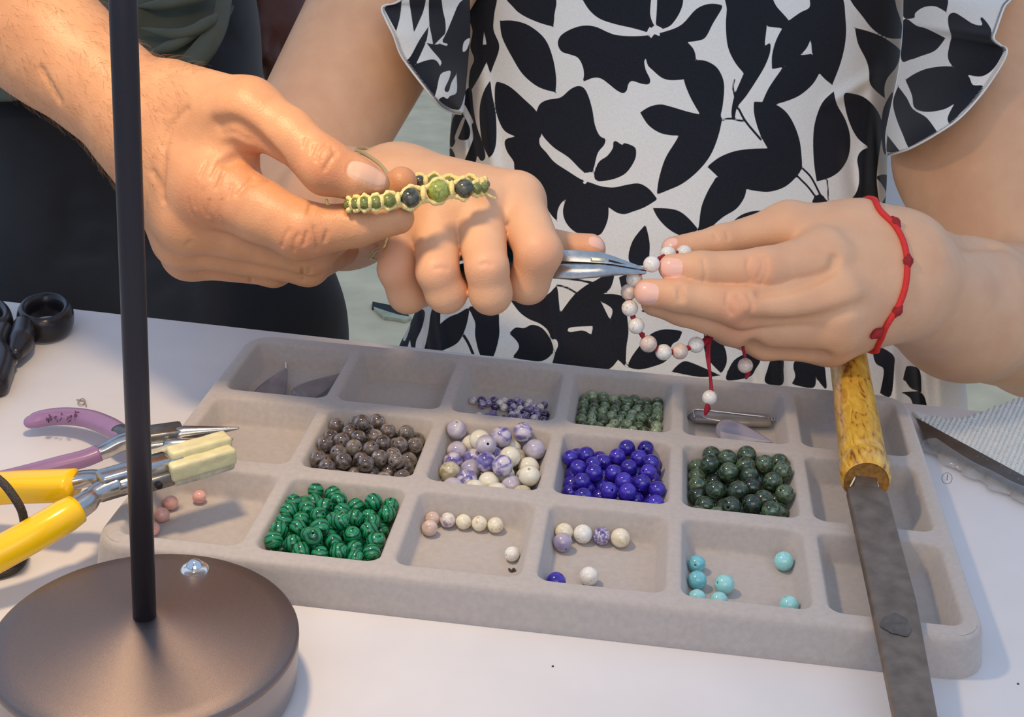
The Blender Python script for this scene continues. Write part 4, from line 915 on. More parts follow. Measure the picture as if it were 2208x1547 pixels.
# trousers and shirt of the man
M_trouser = mat('black_trouser_cloth', (17, 16, 23), .85, noise=.2, scale=60., bump=.4, bscale=1500., sheen=.15)
M_shirt = mat('dark_green_shirt', (72, 76, 62), .8, noise=.12, scale=50., bump=.4, bscale=1600., sheen=.1)
def pxz(x, y, t): return K(x, y, t)
hipc = K(330, 330, 1.16)
tb = Body([cone(K(420, -140, 1.22), 40, K(420, 60, 1.20), 42), cone(K(420, 60, 1.20), 42, K(500, 700, 1.10), 82), cone(K(500, 700, 1.10), 82, A([-.22, .55, -.74]), 62), cone(K(170, 60, 1.18), 92, K(120, 700, 1.12), 95), cone(K(120, 700, 1.12), 95, A([-.50, .58, -.74]), 62), cone(K(250, 120, 1.22), 95, K(320, 330, 1.21), 95), cone(K(270, 60, 1.24), 100, K(280, -160, 1.26), 105)], .05, [])
g = np.random.default_rng(4)
for k in range(10):
    x0 = g.uniform(40, 640); y0 = g.uniform(230, 620); tb.crease([(x0, y0), (x0+g.uniform(-40, 60), y0+g.uniform(20, 70)), (x0+g.uniform(-60, 120), y0+g.uniform(60, 140))], .004, .014)
Vt, Qt = tb.mesh((-.75, .25, -.76), (.1, 1.0, .40), .007)
tro = fast_mesh('trousers', Vt, Qt, [M_trouser], org_m, person_man)
# shirt: a hanging loose tail with a turned-up hem
def cloth(rows_px, name, m, parent, thick=.0012, n=40, mm=40, disp=None, attr=None):
    """rows_px: list of curves, each a list of (px, py, t); lofted into a sheet with thickness"""
    C = [catmull(A(r_, float), 12) for r_ in rows_px]
    C = [np.stack([np.interp(np.linspace(0, 1, n), np.linspace(0, 1, len(c)), c[:, j]) for j in range(3)], 1) for c in C]
    G = np.stack([catmull(A([c[i] for c in C]), 8) for i in range(n)], 0)          # n x k x 3
    k = G.shape[1]
    if disp is not None:
        u, v = np.meshgrid(np.linspace(0, 1, n), np.linspace(0, 1, k), indexing='ij'); G[..., 2] += disp(u, v)
    P = CAM+G[..., 2:3]*(FWD+((G[..., 0:1]-W/2)/F)*RIGHT+((G[..., 1:2]-H/2)/F)*DOWN)
    return P, G
def sheet(P, name, m, parent, thick=.001, attrs=None):
    n, k = P.shape[:2]
    du = np.gradient(P, axis=0); dv = np.gradient(P, axis=1); nr = np.cross(du, dv); nr /= np.linalg.norm(nr, axis=2)[..., None]+1e-12
    if ((CAM-P)*nr).sum() < 0: nr = -nr
    V = np.vstack([P.reshape(-1, 3), (P-nr*thick).reshape(-1, 3)]); I = np.arange(n*k).reshape(n, k); Qs = []
    a = np.stack([I[:-1, :-1], I[1:, :-1], I[1:, 1:], I[:-1, 1:]], -1).reshape(-1, 4); Qs += [a, a[:, ::-1]+n*k]
    for e in (I[0], I[-1], I[:, 0], I[:, -1]): Qs.append(np.stack([e[:-1], e[1:], e[1:]+n*k, e[:-1]+n*k], 1))
    at2 = {kk: np.r_[v, v] for kk, v in (attrs or {}).items()}
    o = fast_mesh(name, V, np.vstack(Qs), [m], A(parent.location), parent, at2)
    return o
P, G = cloth([[(-160, -120, 1.10), (40, -140, 1.03), (200, -150, 1.01), (360, -160, 1.01), (470, -170, 1.05), (540, -180, 1.13)],
              [(-160, 60, 1.10), (40, 60, 1.03), (200, 40, 1.00), (330, 20, 1.00), (440, 0, 1.03), (505, -30, 1.10)],
              [(-160, 150, 1.09), (40, 150, 1.02), (200, 130, 1.00), (320, 100, .995), (420, 75, 1.01), (495, 30, 1.07)],
              [(-160, 212, 1.08), (0, 216, 1.02), (80, 214, 1.005), (200, 196, 1.0), (330, 168, .99), (440, 138, 1.0), (482, 80, 1.04), (500, 10, 1.08)]],
             'shirt', M_shirt, person_man, n=110,
             disp=lambda u, v: .012*np.sin(u*9+v*5)*np.clip(v*1.3, 0, 1)*np.sin(u*math.pi)+.005*np.sin(u*21-v*9)*v)
shirt = sheet(P, 'shirt', M_shirt, person_man, .002)
P, G = cloth([[(385, 128, .985), (420, 90, .985), (455, 45, 1.0), (470, -20, 1.03)], [(440, 140, .975), (470, 105, .985), (492, 55, 1.01), (503, -20, 1.05)]], 'hem', M_shirt, person_man, n=40,
             disp=lambda u, v: -.006*np.sin(v*math.pi))
sheet(P, 'shirt_hem', M_shirt, person_man, .003)
# folds of the tail over the belt
for pts in ([(300, 14, 1.0), (380, 6, .99), (470, -14, 1.03)], [(310, 62, .985), (380, 74, .985), (430, 60, .99), (470, 30, 1.01)], [(330, 110, .985), (385, 92, .985), (440, 50, 1.0)]):
    pp3 = catmull(A([K(*q) for q in pts]), 10); V, Fc = tube(pp3, np.interp(np.linspace(0, 1, len(pp3)), [0, .3, .8, 1], [.002, .007, .007, .002]), 10, rn=.6, round_end=True); mesh_obj('shirt_fold', V, Fc, M_shirt, person_man)
# ---- a second person's brown hand hanging behind
sk_b = skin_mat('brown_skin', (92, 52, 42), (100, 50, 42), (150, 110, 96), rough=.5, bump=.5, bs=500.)
K2 = lambda x, y, t: K(x+16, y, t+.12)
b2 = Body([cone(K2(560, -420, 1.30), 38, K2(575, -90, 1.24), 29), cone(K2(575, -90, 1.24), 29, K2(570, 60, 1.21), 22), cone(K2(590, -90, 1.24), 26, K2(608, 50, 1.22), 20), cone(K2(560, -60, 1.23), 22, K2(548, 20, 1.21), 15)], .012,
          [([cone(K2(566, 50, 1.21), 14, K2(566, 130, 1.20), 10.5), cone(K2(566, 130, 1.20), 10.5, K2(578, 190, 1.22), 8.5)], .004, .008),
           ([cone(K2(596, 50, 1.215), 14, K2(594, 130, 1.21), 10.5), cone(K2(594, 130, 1.21), 10.5, K2(596, 195, 1.23), 8.5)], .004, .008),
           ([cone(K2(624, 40, 1.225), 13, K2(618, 110, 1.225), 10), cone(K2(618, 110, 1.225), 10, K2(612, 170, 1.25), 8)], .004, .008),
           ([cone(K2(548, -20, 1.21), 14, K2(538, 60, 1.19), 10), cone(K2(538, 60, 1.19), 10, K2(545, 110, 1.19), 8)], .004, .010)])
for p in ([(560, 60), (566, 75)], [(598, 92), (604, 112)], [(612, 78), (600, 100)], [(580, 20), (610, 28)]): b2.crease(p, .0008, .002)
lo = A([K(480, -420, 1.2), K(740, 240, 1.2), K(480, 240, 1.50), K(740, -420, 1.52)]); V2, Q2 = b2.mesh(lo.min(0)-.03, lo.max(0)+.03, .0022)
pb2 = fast_mesh('person', V2, Q2, [sk_b], A([*V2.mean(0)[:2], V2[:, 2].min()]), None, {'nail': np.ones(len(V2)), 'flush': np.zeros(len(V2))})
tag(pb2, 'brown hand of another person hanging down behind the black trousers', 'person')
# ---- the seated woman: both arms, hands, trunk
sk_w = skin_mat('light_skin', (222, 174, 136), (218, 132, 100), (240, 190, 172), rough=.5, mottle=.07, bump=.2, bs=1100.)
wl = Body([cone(K(2260, 690, .86), 48, K(2080, 668, .755), 38), cone(K(2080, 668, .755), 38, K(1925, 592, .692), 29.5),
           cone(K(1925, 575, .69), 26, K(1775, 552, .662), 14), cone(K(1925, 595, .69), 26, K(1800, 640, .655), 14.5), cone(K(1925, 612, .69), 24, K(1800, 702, .661), 13), cone(K(1918, 630, .692), 22, K(1790, 738, .674), 11),
           cone(K(1925, 560, .695), 22, K(1840, 512, .685), 16.5), cone(K(1840, 512, .685), 16.5, K(1700, 488, .680), 11.5),
           cone(K(2150, -120, .95), 60, K(2132, 330, .905), 60), cone(K(2132, 330, .905), 60, K(2260, 690, .86), 50)], .012,
          [([cone(K(1775, 560, .657), 13.5, K(1647, 581, .645), 10.2), cone(K(1647, 581, .645), 10, K(1510, 580, .642), 7.9), cone(K(1510, 580, .642), 7.9, K(1449, 577, .642), 6.6)], .004, .007),
           ([cone(K(1800, 640, .653), 14, K(1600, 662, .642), 10.2), cone(K(1600, 662, .642), 10, K(1465, 637, .639), 7.6), cone(K(1465, 637, .639), 7.6, K(1397, 631, .639), 6.7)], .004, .007),
           ([cone(K(1800, 702, .661), 12.6, K(1590, 705, .654), 9.3), cone(K(1590, 705, .654), 9.2, K(1470, 667, .652), 7.5), cone(K(1470, 667, .652), 7.5, K(1410, 654, .652), 6.3)], .004, .007),
           ([cone(K(1790, 738, .674), 11, K(1650, 740, .671), 8.2), cone(K(1650, 740, .671), 8.2, K(1570, 712, .669), 7), cone(K(1570, 712, .669), 7, K(1512, 688, .669), 6)], .004, .007),
           ([cone(K(1700, 488, .680), 11.5, K(1555, 522, .675), 8.2), cone(K(1555, 522, .675), 8.2, K(1452, 537, .669), 6.1)], .004, .008)])
for p in ([(1614, 556), (1611, 578), (1618, 606)], [(1651, 556), (1653, 582), (1641, 612)], [(1516, 561), (1521, 590), (1518, 606)], [(1568, 632), (1566, 655), (1576, 676)], [(1613, 636), (1622, 660), (1614, 686)], [(1590, 640), (1600, 655), (1608, 680)], [(1462, 618), (1465, 648)], [(1470, 618), (1474, 650)], [(1540, 505), (1545, 514)], [(1566, 500), (1570, 514)], [(1634, 600), (1644, 575), (1640, 556)]): wl.crease(p, .0007, .0012)
for p in ([(1640, 633), (1700, 624), (1750, 607), (1790, 585), (1801, 560)],): wl.crease(p, .0015, .004)
for p in ([(1612, 697), (1700, 698), (1790, 684), (1860, 660)], [(1620, 745), (1700, 762), (1770, 764)]): wl.crease(p, .0016, .007)
for p in ([(2060, 517), (2120, 520), (2200, 524), (2260, 530)],): wl.crease(p, .003, .012)
nails_l = [nail_field(wl, None, 1446, 578, 1, .05, 5.6, 4.7), nail_field(wl, None, 1392, 634, 1, .08, 6.0, 5.0), nail_field(wl, None, 1441, 523, 1, -.1, 4.2, 2.6)]
for q in nails_l[:2]: nail_rim(wl, q, .0005, .0007)
wr = Body([cone(K(600, 450, .865), 41, K(740, 450, .755), 32), cone(K(740, 450, .755), 32, K(860, 435, .697), 25.5),
           cone(K(860, 428, .697), 25, K(1110, 435, .648), 15), cone(K(860, 432, .697), 24, K(1030, 455, .636), 15), cone(K(860, 440, .697), 24, K(946, 480, .634), 14), cone(K(860, 450, .697), 23, K(874, 508, .641), 12.5),
           cone(K(905, -120, .97), 55, K(600, 450, .865), 41)], .012,
          [([cone(K(1112, 438, .646), 13.5, K(1163, 543, .617), 10.6), cone(K(1163, 543, .617), 10.3, K(1139, 611, .627), 9.7), cone(K(1139, 611, .627), 9.4, K(1100, 612, .660), 8)], .003, .0045),
           ([cone(K(1030, 455, .636), 13, K(1050, 578, .609), 9.6), cone(K(1050, 578, .609), 9.6, K(1058, 633, .614), 9.6), cone(K(1058, 633, .614), 9.3, K(1050, 612, .650), 8)], .003, .0028),
           ([cone(K(946, 480, .634), 12.5, K(943, 586, .612), 9.4), cone(K(943, 586, .612), 9.4, K(962, 631, .617), 9.4), cone(K(962, 631, .617), 9.2, K(985, 612, .652), 8)], .003, .0028),
           ([cone(K(874, 510, .642), 11.5, K(858, 580, .627), 9.2), cone(K(858, 580, .627), 9.2, K(879, 634, .634), 9.2), cone(K(879, 634, .634), 8.8, K(925, 625, .660), 7.5)], .003, .0028),
           ([cone(K(1080, 500, .690), 12, K(1200, 540, .669), 9.2), cone(K(1200, 540, .669), 9.2, K(1272, 538, .661), 7.8)], .004, .008)])
wr.kf = .0003
for p in ([(1036, 572), (1048, 568), (1060, 572)], [(940, 580), (952, 577), (964, 581)]): wr.crease(p, .0003, .0018)
nails_r = [nail_field(wr, None, 1290, 522, 1, .1, 4.5, 3.)]
_t0 = time.time()
pts = A([K(1340, 480, .62), K(2330, -30, .97), K(2330, 860, .70), K(1340, 860, .74), K(1900, 400, .62), K(2300, 860, .93), K(1900, -30, .98)])
Vl, Ql = wl.mesh(pts.min(0)-.012, pts.max(0)+.012, VOX_W); print('wl', len(Vl), time.time()-_t0)
pts = A([K(480, -40, .98), K(480, 640, .93), K(1330, 700, .57), K(1330, 400, .72), K(1100, -40, .98), K(600, 640, .80)])
Vr, Qr = wr.mesh(pts.min(0)-.012, pts.max(0)+.012, VOX_W); print('wr', len(Vr), time.time()-_t0)
shl, shr = K(2150, -150, .96), K(905, -150, .98)
hipw = K(1440, 760, 1.02); nk = K(1480, -420, 1.12)
trw = Body([cone(K(1440, 820, .98), 95, K(1450, 100, 1.04), 85), cone(K(1450, 100, 1.04), 85, K(1470, -200, 1.08), 95), cone(K(1470, -200, 1.08), 80, nk, 55), cone(K(1470, -220, 1.08), 70, shl+A([0, .03, .03]), 46), cone(K(1470, -220, 1.08), 70, shr+A([0, .03, .03]), 45),
            ell(nk+A([0, -.02, .19]), np.eye(3), (75, 92, 112)), cone(nk, 50, nk+A([0, -.01, .10]), 48),
            cone(A([.15, .42, -.20]), 85, A([.17, .16, -.22]), 75), cone(A([-.01, .42, -.20]), 85, A([-.06, .18, -.22]), 75), cone(A([.17, .16, -.22]), 70, A([.17, .18, -.70]), 45), cone(A([-.06, .18, -.22]), 70, A([-.08, .20, -.70]), 45), cone(A([.17, .20, -.71]), 40, A([.17, .08, -.72]), 30), cone(A([-.08, .22, -.71]), 40, A([-.09, .10, -.72]), 30)], .03, [])
Vt, Qt = trw.mesh((-.35, .0, -.76), (.50, .80, .85), .008)
Vall = np.vstack([Vl, Vr, Vt]); Qall = np.vstack([Ql, Qr+len(Vl), Qt+len(Vl)+len(Vr)])
nl = np.r_[nail_attr(Vl, nails_l), nail_attr(Vr, nails_r), np.ones(len(Vt))]
fl1 = blob_attr(Vl, [(K(1640, 580, .63), .012), (K(1595, 662, .628), .012), (K(1405, 640, .63), .009), (K(1450, 585, .632), .009), (K(1440, 530, .66), .012), (K(1590, 710, .64), .012)])
fl2 = blob_attr(Vr, [(K(1170, 545, .6), .013), (K(1046, 583, .59), .013), (K(953, 596, .594), .013), (K(866, 590, .612), .013), (K(1270, 525, .65), .016)])
org_w = A([.07, .40, -.75])
person_w = fast_mesh('person', Vall, Qall, [sk_w], org_w, None, {'nail': nl, 'flush': np.r_[fl1, fl2, np.zeros(len(Vt))]})
tag(person_w, 'seated person in a black and white floral dress working pliers on a bead bracelet', 'person')
# ------------------------------------------------------------------ dress: printed cloth
def XF(x0, y0, s): return lambda pts: A([(x0+x*s, y0+y*s) for x, y in pts])
fA, fB, fC = XF(960, 0, .33613), XF(1440, 0, .33613), XF(840, 560, .36232)
fD, fS, fR = XF(1500, 680, .2808), XF(800, 0, .25862), XF(1800, 0, .31027)
PRINT = []      # (polygon in the flat pattern, +1 black / -1 white)
def sm(f, pts, s=1, n=4):
    """* marks a sharp corner: given as (x, y, 1)"""
    P = []
    for q in pts:
        P.append(q[:2])
        if len(q) == 3: P.append(q[:2])
    PRINT.append((catmull_closed(f(P), n), s))
def stroke(f, pts, w, s=1):
    c = catmull(f(pts), 6); T = np.gradient(c, axis=0); T /= np.linalg.norm(T, axis=1)[:, None]; Nn = np.c_[-T[:, 1], T[:, 0]]
    ww = np.full(len(c), w*.68)[:, None]; PRINT.append((np.vstack([c+Nn*ww, (c-Nn*ww)[::-1]]), s))
sm(fA, [(400, -30), (440, 50), (500, 100), (600, 145), (693, 172, 1), (700, 100), (690, -30)])
sm(fA, [(350, 133, 1), (440, 133), (540, 165), (640, 250), (690, 370), (712, 500), (708, 593, 1), (600, 560), (500, 480), (430, 370), (365, 240)])
sm(fA, [(860, -40, 1), (920, 60), (990, 120), (1090, 155), (1200, 180), (1290, 205, 1), (1340, 165, 1), (1315, 90), (1325, -40, 1)])
sm(fA, [(1360, -40, 1), (1357, 60), (1350, 160, 1), (1400, 185, 1), (1450, 160), (1500, 90), (1525, 20), (1525, -40, 1)])
sm(fA, [(722, 280), (740, 230), (800, 190), (880, 165), (960, 170), (1040, 205), (1100, 225), (1200, 232), (1310, 225), (1428, 197), (1520, 155), (1608, 60), (1690, 25), (1770, 32), (1772, 60), (1718, 150), (1670, 240), (1618, 262), (1553, 270, 1), (1590, 310), (1605, 350), (1608, 385, 1), (1670, 390), (1740, 430), (1780, 500), (1790, 570), (1780, 680), (1768, 740), (1775, 770), (1750, 880), (1700, 1000), (1620, 1100), (1520, 1180), (1420, 1225), (1357, 1250, 1), (1370, 1150), (1410, 1020), (1470, 920), (1500, 870, 1), (1440, 868), (1370, 850), (1300, 800), (1250, 722, 1), (1310, 685), (1380, 670), (1450, 685), (1550, 715), (1635, 735, 1), (1580, 640), (1545, 560), (1530, 510, 1), (1450, 515), (1390, 500), (1330, 450), (1300, 420), (1287, 375, 1), (1277, 395), (1287, 450), (1315, 510), (1305, 540), (1260, 538), (1200, 520), (1175, 540), (1165, 580), (1140, 598), (1100, 580), (1050, 540), (1000, 505), (950, 500), (880, 528, 1), (890, 480), (880, 420), (850, 370), (800, 350), (745, 330)])
sm(fA, [(322, 540), (350, 528), (420, 560), (510, 640), (585, 715), (612, 800), (612, 880), (560, 900), (500, 890), (455, 878, 1), (380, 840), (335, 750), (318, 650)])
sm(fA, [(588, 715), (610, 665), (660, 640), (740, 625), (800, 575), (850, 552), (890, 565), (920, 620), (945, 710), (960, 800), (990, 870), (1030, 890, 1), (1020, 930), (980, 980), (958, 1060), (945, 1105, 1), (895, 1110, 1), (860, 1080), (790, 1010), (700, 950), (640, 890), (613, 850, 1), (595, 780)])
sm(fA, [(385, 900), (410, 885), (460, 880), (520, 885), (606, 880, 1), (607, 930), (650, 980), (700, 1040), (790, 1100), (870, 1150), (940, 1175), (1000, 1195), (1080, 1203), (1170, 1185), (1245, 1178), (1310, 1215), (1362, 1280, 1), (1280, 1330), (1200, 1360), (1150, 1375), (1100, 1365), (1048, 1330, 1), (1045, 1400), (1020, 1470), (985, 1510), (900, 1515), (820, 1480), (770, 1420), (755, 1350), (775, 1275, 1), (740, 1310), (720, 1360), (718, 1420, 1), (680, 1380), (620, 1290), (540, 1200), (450, 1100), (440, 1040), (400, 980), (382, 930)])
sm(fA, [(955, 1110, 1), (985, 1040), (1040, 1000), (1075, 950), (1078, 915), (1095, 905), (1135, 930), (1150, 918), (1210, 940), (1225, 970), (1215, 1030), (1160, 1110), (1080, 1150), (990, 1165, 1), (960, 1150)])
sm(fA, [(290, 515, 1), (300, 600), (325, 740), (328, 900), (310, 980), (280, 1015, 1), (240, 920), (222, 800), (222, 680), (250, 580)])
sm(fA, [(175, -40), (325, -40), (315, 90), (310, 190), (345, 280), (340, 340), (310, 420), (290, 475, 1), (265, 400, 1), (220, 490), (170, 575, 1), (150, 555), (160, 450), (185, 380), (160, 300), (175, 200), (150, 100)])
sm(fA, [(250, 200, 1), (265, 285, 1), (240, 288, 1)], -1)
sm(fA, [(140, 570), (170, 580), (180, 680), (200, 800), (240, 920), (258, 1000), (245, 1030), (225, 1030), (205, 1000), (190, 1045), (120, 1040, 1), (165, 930), (180, 880), (170, 800), (180, 780), (130, 680), (105, 650)])
sm(fA, [(40, 800), (60, 740), (100, 720), (130, 760), (160, 830), (150, 890), (110, 900), (75, 895), (50, 940), (30, 930)])
sm(fA, [(60, 880), (110, 760), (125, 770), (80, 890)], -1)
sm(fA, [(25, 960), (45, 960), (65, 1010), (60, 1060), (20, 1060)])
sm(fA, [(1330, 1335, 1), (1428, 1338), (1500, 1355), (1560, 1400), (1622, 1470, 1), (1560, 1525), (1480, 1500), (1420, 1460), (1365, 1400)])
sm(fA, [(1285, 1440, 1), (1305, 1520), (1312, 1600), (1290, 1700), (1180, 1680), (1200, 1550)])
sm(fB, [(385, -40), (630, -40), (700, 45), (775, 130), (780, 165), (735, 180), (635, 170, 1), (620, 297, 1), (660, 270, 1), (655, 340), (620, 430), (560, 530), (500, 620), (445, 690), (428, 762), (412, 758), (408, 710), (420, 640), (440, 580), (470, 510), (487, 470, 1), (430, 400), (385, 300), (372, 170), (378, 60)])
sm(fB, [(925, -40), (1105, -40), (1140, 120), (1140, 260), (1110, 400), (1055, 545, 1), (1010, 510), (972, 470, 1), (930, 540), (850, 610), (760, 650), (680, 668), (605, 658, 1), (650, 560), (740, 430, 1), (668, 445, 1), (668, 360), (690, 270), (730, 190), (775, 135), (850, 80), (910, 45)])
sm(fB, [(918, 250, 1), (925, 345, 1), (848, 355, 1), (890, 310)], -1)
sm(fB, [(552, 652, 1), (605, 655), (690, 670), (760, 720), (810, 800), (845, 900), (858, 1000), (858, 1080), (820, 1140), (750, 1200), (660, 1230), (580, 1228), (500, 1212), (420, 1180), (322, 1135, 1), (252, 1070, 1), (330, 1010), (430, 970), (540, 955), (640, 952, 1), (600, 880), (570, 800), (552, 720)])
sm(fB, [(322, 1135), (420, 1150), (505, 1210, 1), (490, 1270), (440, 1340), (360, 1390), (300, 1440), (240, 1500), (195, 1500), (200, 1440), (215, 1330), (250, 1240), (290, 1170)])
sm(fB, [(1065, 585, 1), (1085, 670), (1140, 770), (1170, 880), (1160, 1000), (1110, 1090), (1040, 1140), (955, 1165, 1), (938, 1050), (932, 900), (945, 780), (990, 660)])
sm(fB, [(1165, -40), (1420, -40), (1470, 60), (1500, 150), (1514, 247, 1), (1420, 245), (1330, 200), (1260, 120)])
sm(fB, [(1200, 178, 1), (1300, 205), (1400, 250), (1490, 320), (1490, 360), (1465, 430), (1410, 500), (1390, 560), (1393, 632, 1), (1330, 580), (1295, 530), (1290, 450), (1270, 380), (1220, 280)])
sm(fB, [(1130, 605), (1180, 600), (1260, 625), (1330, 690), (1370, 770), (1375, 860), (1360, 960), (1345, 1080), (1340, 1160), (1350, 1260), (1350, 1340), (1140, 1310, 1), (1200, 1250), (1225, 1180), (1225, 1100), (1215, 1020), (1240, 970), (1290, 945, 1), (1220, 890), (1170, 800), (1140, 700)])
sm(fB, [(1385, 690), (1440, 590), (1440, 640), (1415, 760), (1420, 850), (1490, 970, 1), (1400, 995), (1375, 930), (1370, 800)])
sm(fB, [(1340, 1140), (1380, 1120), (1430, 1140), (1430, 1250), (1390, 1350), (1350, 1340), (1400, 1250), (1370, 1180)])
sm(fB, [(930, 1310), (945, 1260), (985, 1250), (1010, 1275), (1025, 1310)])
sm(fB, [(395, 1445, 1), (470, 1380), (570, 1352), (660, 1362, 1), (560, 1400), (470, 1430)])
for p, w in (([(345, 772), (400, 762), (490, 780)], 3.2), ([(450, 690), (500, 780), (600, 900)], 3.6), ([(858, 1075), (920, 1140), (980, 1255)], 3.2), ([(830, 1130), (900, 1200), (945, 1260)], 3.2), ([(1022, 1155), (1026, 1200), (1030, 1290)], 2.4), ([(428, 508), (418, 560), (430, 620)], 2.8)): stroke(fB, p, w)
sm(fC, [(715, 235, 1), (790, 240), (880, 240), (950, 200), (985, 165), (1000, 175), (1008, 250), (1015, 320, 1), (1090, 220), (1160, 160), (1225, 125), (1270, 100), (1340, 90, 1), (1320, 160), (1290, 195), (1260, 207, 1), (1320, 205), (1380, 215), (1405, 240), (1412, 320), (1422, 430), (1410, 520), (1405, 640, 1), (1360, 595, 1), (1310, 650), (1200, 680), (1080, 680), (970, 660), (985, 560), (1003, 510), (990, 475), (965, 480, 1), (940, 420), (890, 380), (830, 355), (770, 310)])
sm(fC, [(1258, 250, 1), (1325, 295), (1312, 360, 1)], -1); sm(fC, [(1075, 405), (1212, 396, 1), (1200, 448, 1), (1150, 422), (1070, 432)], -1)
sm(fC, [(712, 440, 1), (750, 405), (800, 408), (850, 388), (910, 410), (955, 470), (975, 530), (960, 570), (905, 605), (820, 600), (728, 584, 1), (768, 530), (760, 490)])
sm(fC, [(1365, 105, 1), (1440, 80), (1470, 120), (1440, 180), (1400, 230), (1380, 170)])
sm(fC, [(1415, 640, 1), (1440, 580), (1500, 500), (1560, 440), (1640, 415), (1745, 425, 1), (1720, 480), (1680, 510), (1650, 600), (1560, 640), (1480, 655)])
sm(fC, [(1675, 668, 1), (1740, 610), (1800, 615), (1970, 690, 1), (1850, 700)])
sm(fC, [(1840, 370, 1), (1870, 420), (1870, 520), (1900, 600), (1975, 680, 1), (2005, 620), (2005, 560), (1990, 512, 1), (2050, 508), (2100, 518), (2160, 530, 1), (2160, 470), (2000, 400), (1920, 370)])
sm(fC, [(2010, 670, 1), (2050, 600), (2120, 560), (2208, 535), (2208, 600), (2180, 650), (2140, 700), (2010, 720)])
sm(fC, [(205, 540, 1), (230, 430), (245, 320), (270, 260), (300, 290), (300, 400), (290, 545)])
sm(fC, [(300, 390), (350, 345), (410, 320), (470, 290), (465, 360), (440, 440), (400, 500), (320, 540), (292, 545), (295, 450)])
sm(fC, [(475, 280), (550, 290), (640, 300), (652, 380), (650, 470), (610, 590), (545, 580), (510, 460), (510, 380), (490, 330)])
sm(fC, [(40, 540), (60, 430), (100, 320), (205, 300), (195, 400), (160, 480), (150, 540), (130, 525), (120, 480), (100, 530)])
sm(fC, [(95, 390), (125, 385), (95, 480), (80, 470)], -1)
for p, w in (([(440, 450), (470, 500), (500, 570)], 4.5), ([(1005, 110), (1110, 120), (1215, 140)], 3.6), ([(990, 150), (1060, 170), (1120, 205)], 3.2), ([(1500, 305), (1540, 311), (1580, 312)], 3.5)): stroke(fC, p, w)
sm(fD, [(535, 520), (550, 420), (590, 325), (670, 330), (675, 420), (665, 535)]); sm(fD, [(735, 530, 1), (765, 470), (750, 400), (770, 350), (880, 350), (980, 380), (1000, 470), (1005, 568), (970, 540), (925, 480, 1), (900, 560)])
sm(fD, [(1360, 235, 1), (1430, 250), (1520, 310), (1525, 400), (1500, 620), (1415, 600, 1), (1445, 420), (1390, 380), (1365, 320)])
sm(fD, [(1565, 580, 1), (1590, 500), (1610, 420), (1630, 390), (1720, 420), (1735, 590, 1), (1650, 560), (1600, 500)])
sm(fD, [(1575, 592, 1), (1740, 600), (1775, 760), (1690, 745), (1650, 640)]); sm(fD, [(1790, 755, 1), (1850, 745), (1905, 795, 1), (1850, 810)])
for c in ((1340, 205), (915, 1145)):        # pale stamens
    for a in (-2.5, -1.1, .5, 2.2): stroke(fA, [c, (c[0]+22*math.cos(a), c[1]+22*math.sin(a)), (c[0]+42*math.cos(a), c[1]+42*math.sin(a))], 4.4, -1)
N_TORSO = len(PRINT)
sm(fS, [(105, 65, 1), (180, 20), (250, -40), (245, 120), (210, 262, 1), (150, 150)]); sm(fS, [(325, -40), (450, -40), (440, 80), (400, 180), (358, 272, 1), (340, 150)]); sm(fS, [(490, -40), (575, -40), (600, 90), (620, 180), (620, 270), (590, 310), (520, 380, 1), (505, 300), (485, 180)])
sm(fS, [(740, 20), (840, -40), (870, -40), (860, 120), (860, 300), (850, 500), (830, 720), (790, 775), (745, 905), (690, 912), (620, 900), (570, 860), (570, 825), (605, 808), (635, 825), (660, 800), (715, 768), (712, 620, 1), (670, 690), (650, 760), (620, 765), (615, 735), (650, 660), (665, 600), (650, 590, 1), (580, 620), (550, 740), (530, 810, 1), (420, 680), (290, 505, 1), (330, 470), (400, 340), (480, 220, 1), (465, 330), (420, 440), (375, 535, 1), (440, 510), (510, 495), (550, 510), (575, 550, 1), (585, 510), (510, 420), (460, 355, 1), (560, 370), (620, 290), (680, 150)], n=3)
sm(fS, [(560, 360, 1), (595, 330), (600, 355), (635, 365), (630, 382)], -1); sm(fS, [(775, 350), (825, 320), (800, 410), (765, 430)], -1)
N_SL = len(PRINT)
sm(fR, [(480, -40), (765, -40), (775, 85, 1), (700, 45), (620, 50), (560, 90), (550, 125), (475, 115)]); sm(fR, [(475, 140), (570, 180), (640, 200), (770, 265, 1), (700, 350), (600, 390), (525, 415), (460, 410)])
sm(fR, [(790, 110), (830, 88), (890, 120), (960, 165), (1025, 175), (1010, 130), (1030, 125), (1085, 200), (1100, 290), (1190, 330), (1170, 370), (1110, 470), (1040, 525), (970, 530), (880, 500), (810, 450), (785, 390), (800, 300), (810, 250), (790, 180)])
sm(fR, [(490, 555, 1), (560, 510), (650, 475), (780, 460), (860, 480), (930, 530), (960, 590), (1030, 600), (980, 690), (880, 780), (810, 860), (785, 840), (790, 800), (830, 722, 1), (760, 760), (660, 778), (590, 770), (548, 740), (535, 660)])
sm(fR, [(440, 600, 1), (500, 680), (545, 760), (640, 820), (720, 930, 1), (620, 980), (525, 1035), (470, 930), (420, 800), (405, 700)]); sm(fR, [(365, 940, 1), (455, 1055, 1), (365, 1070)])
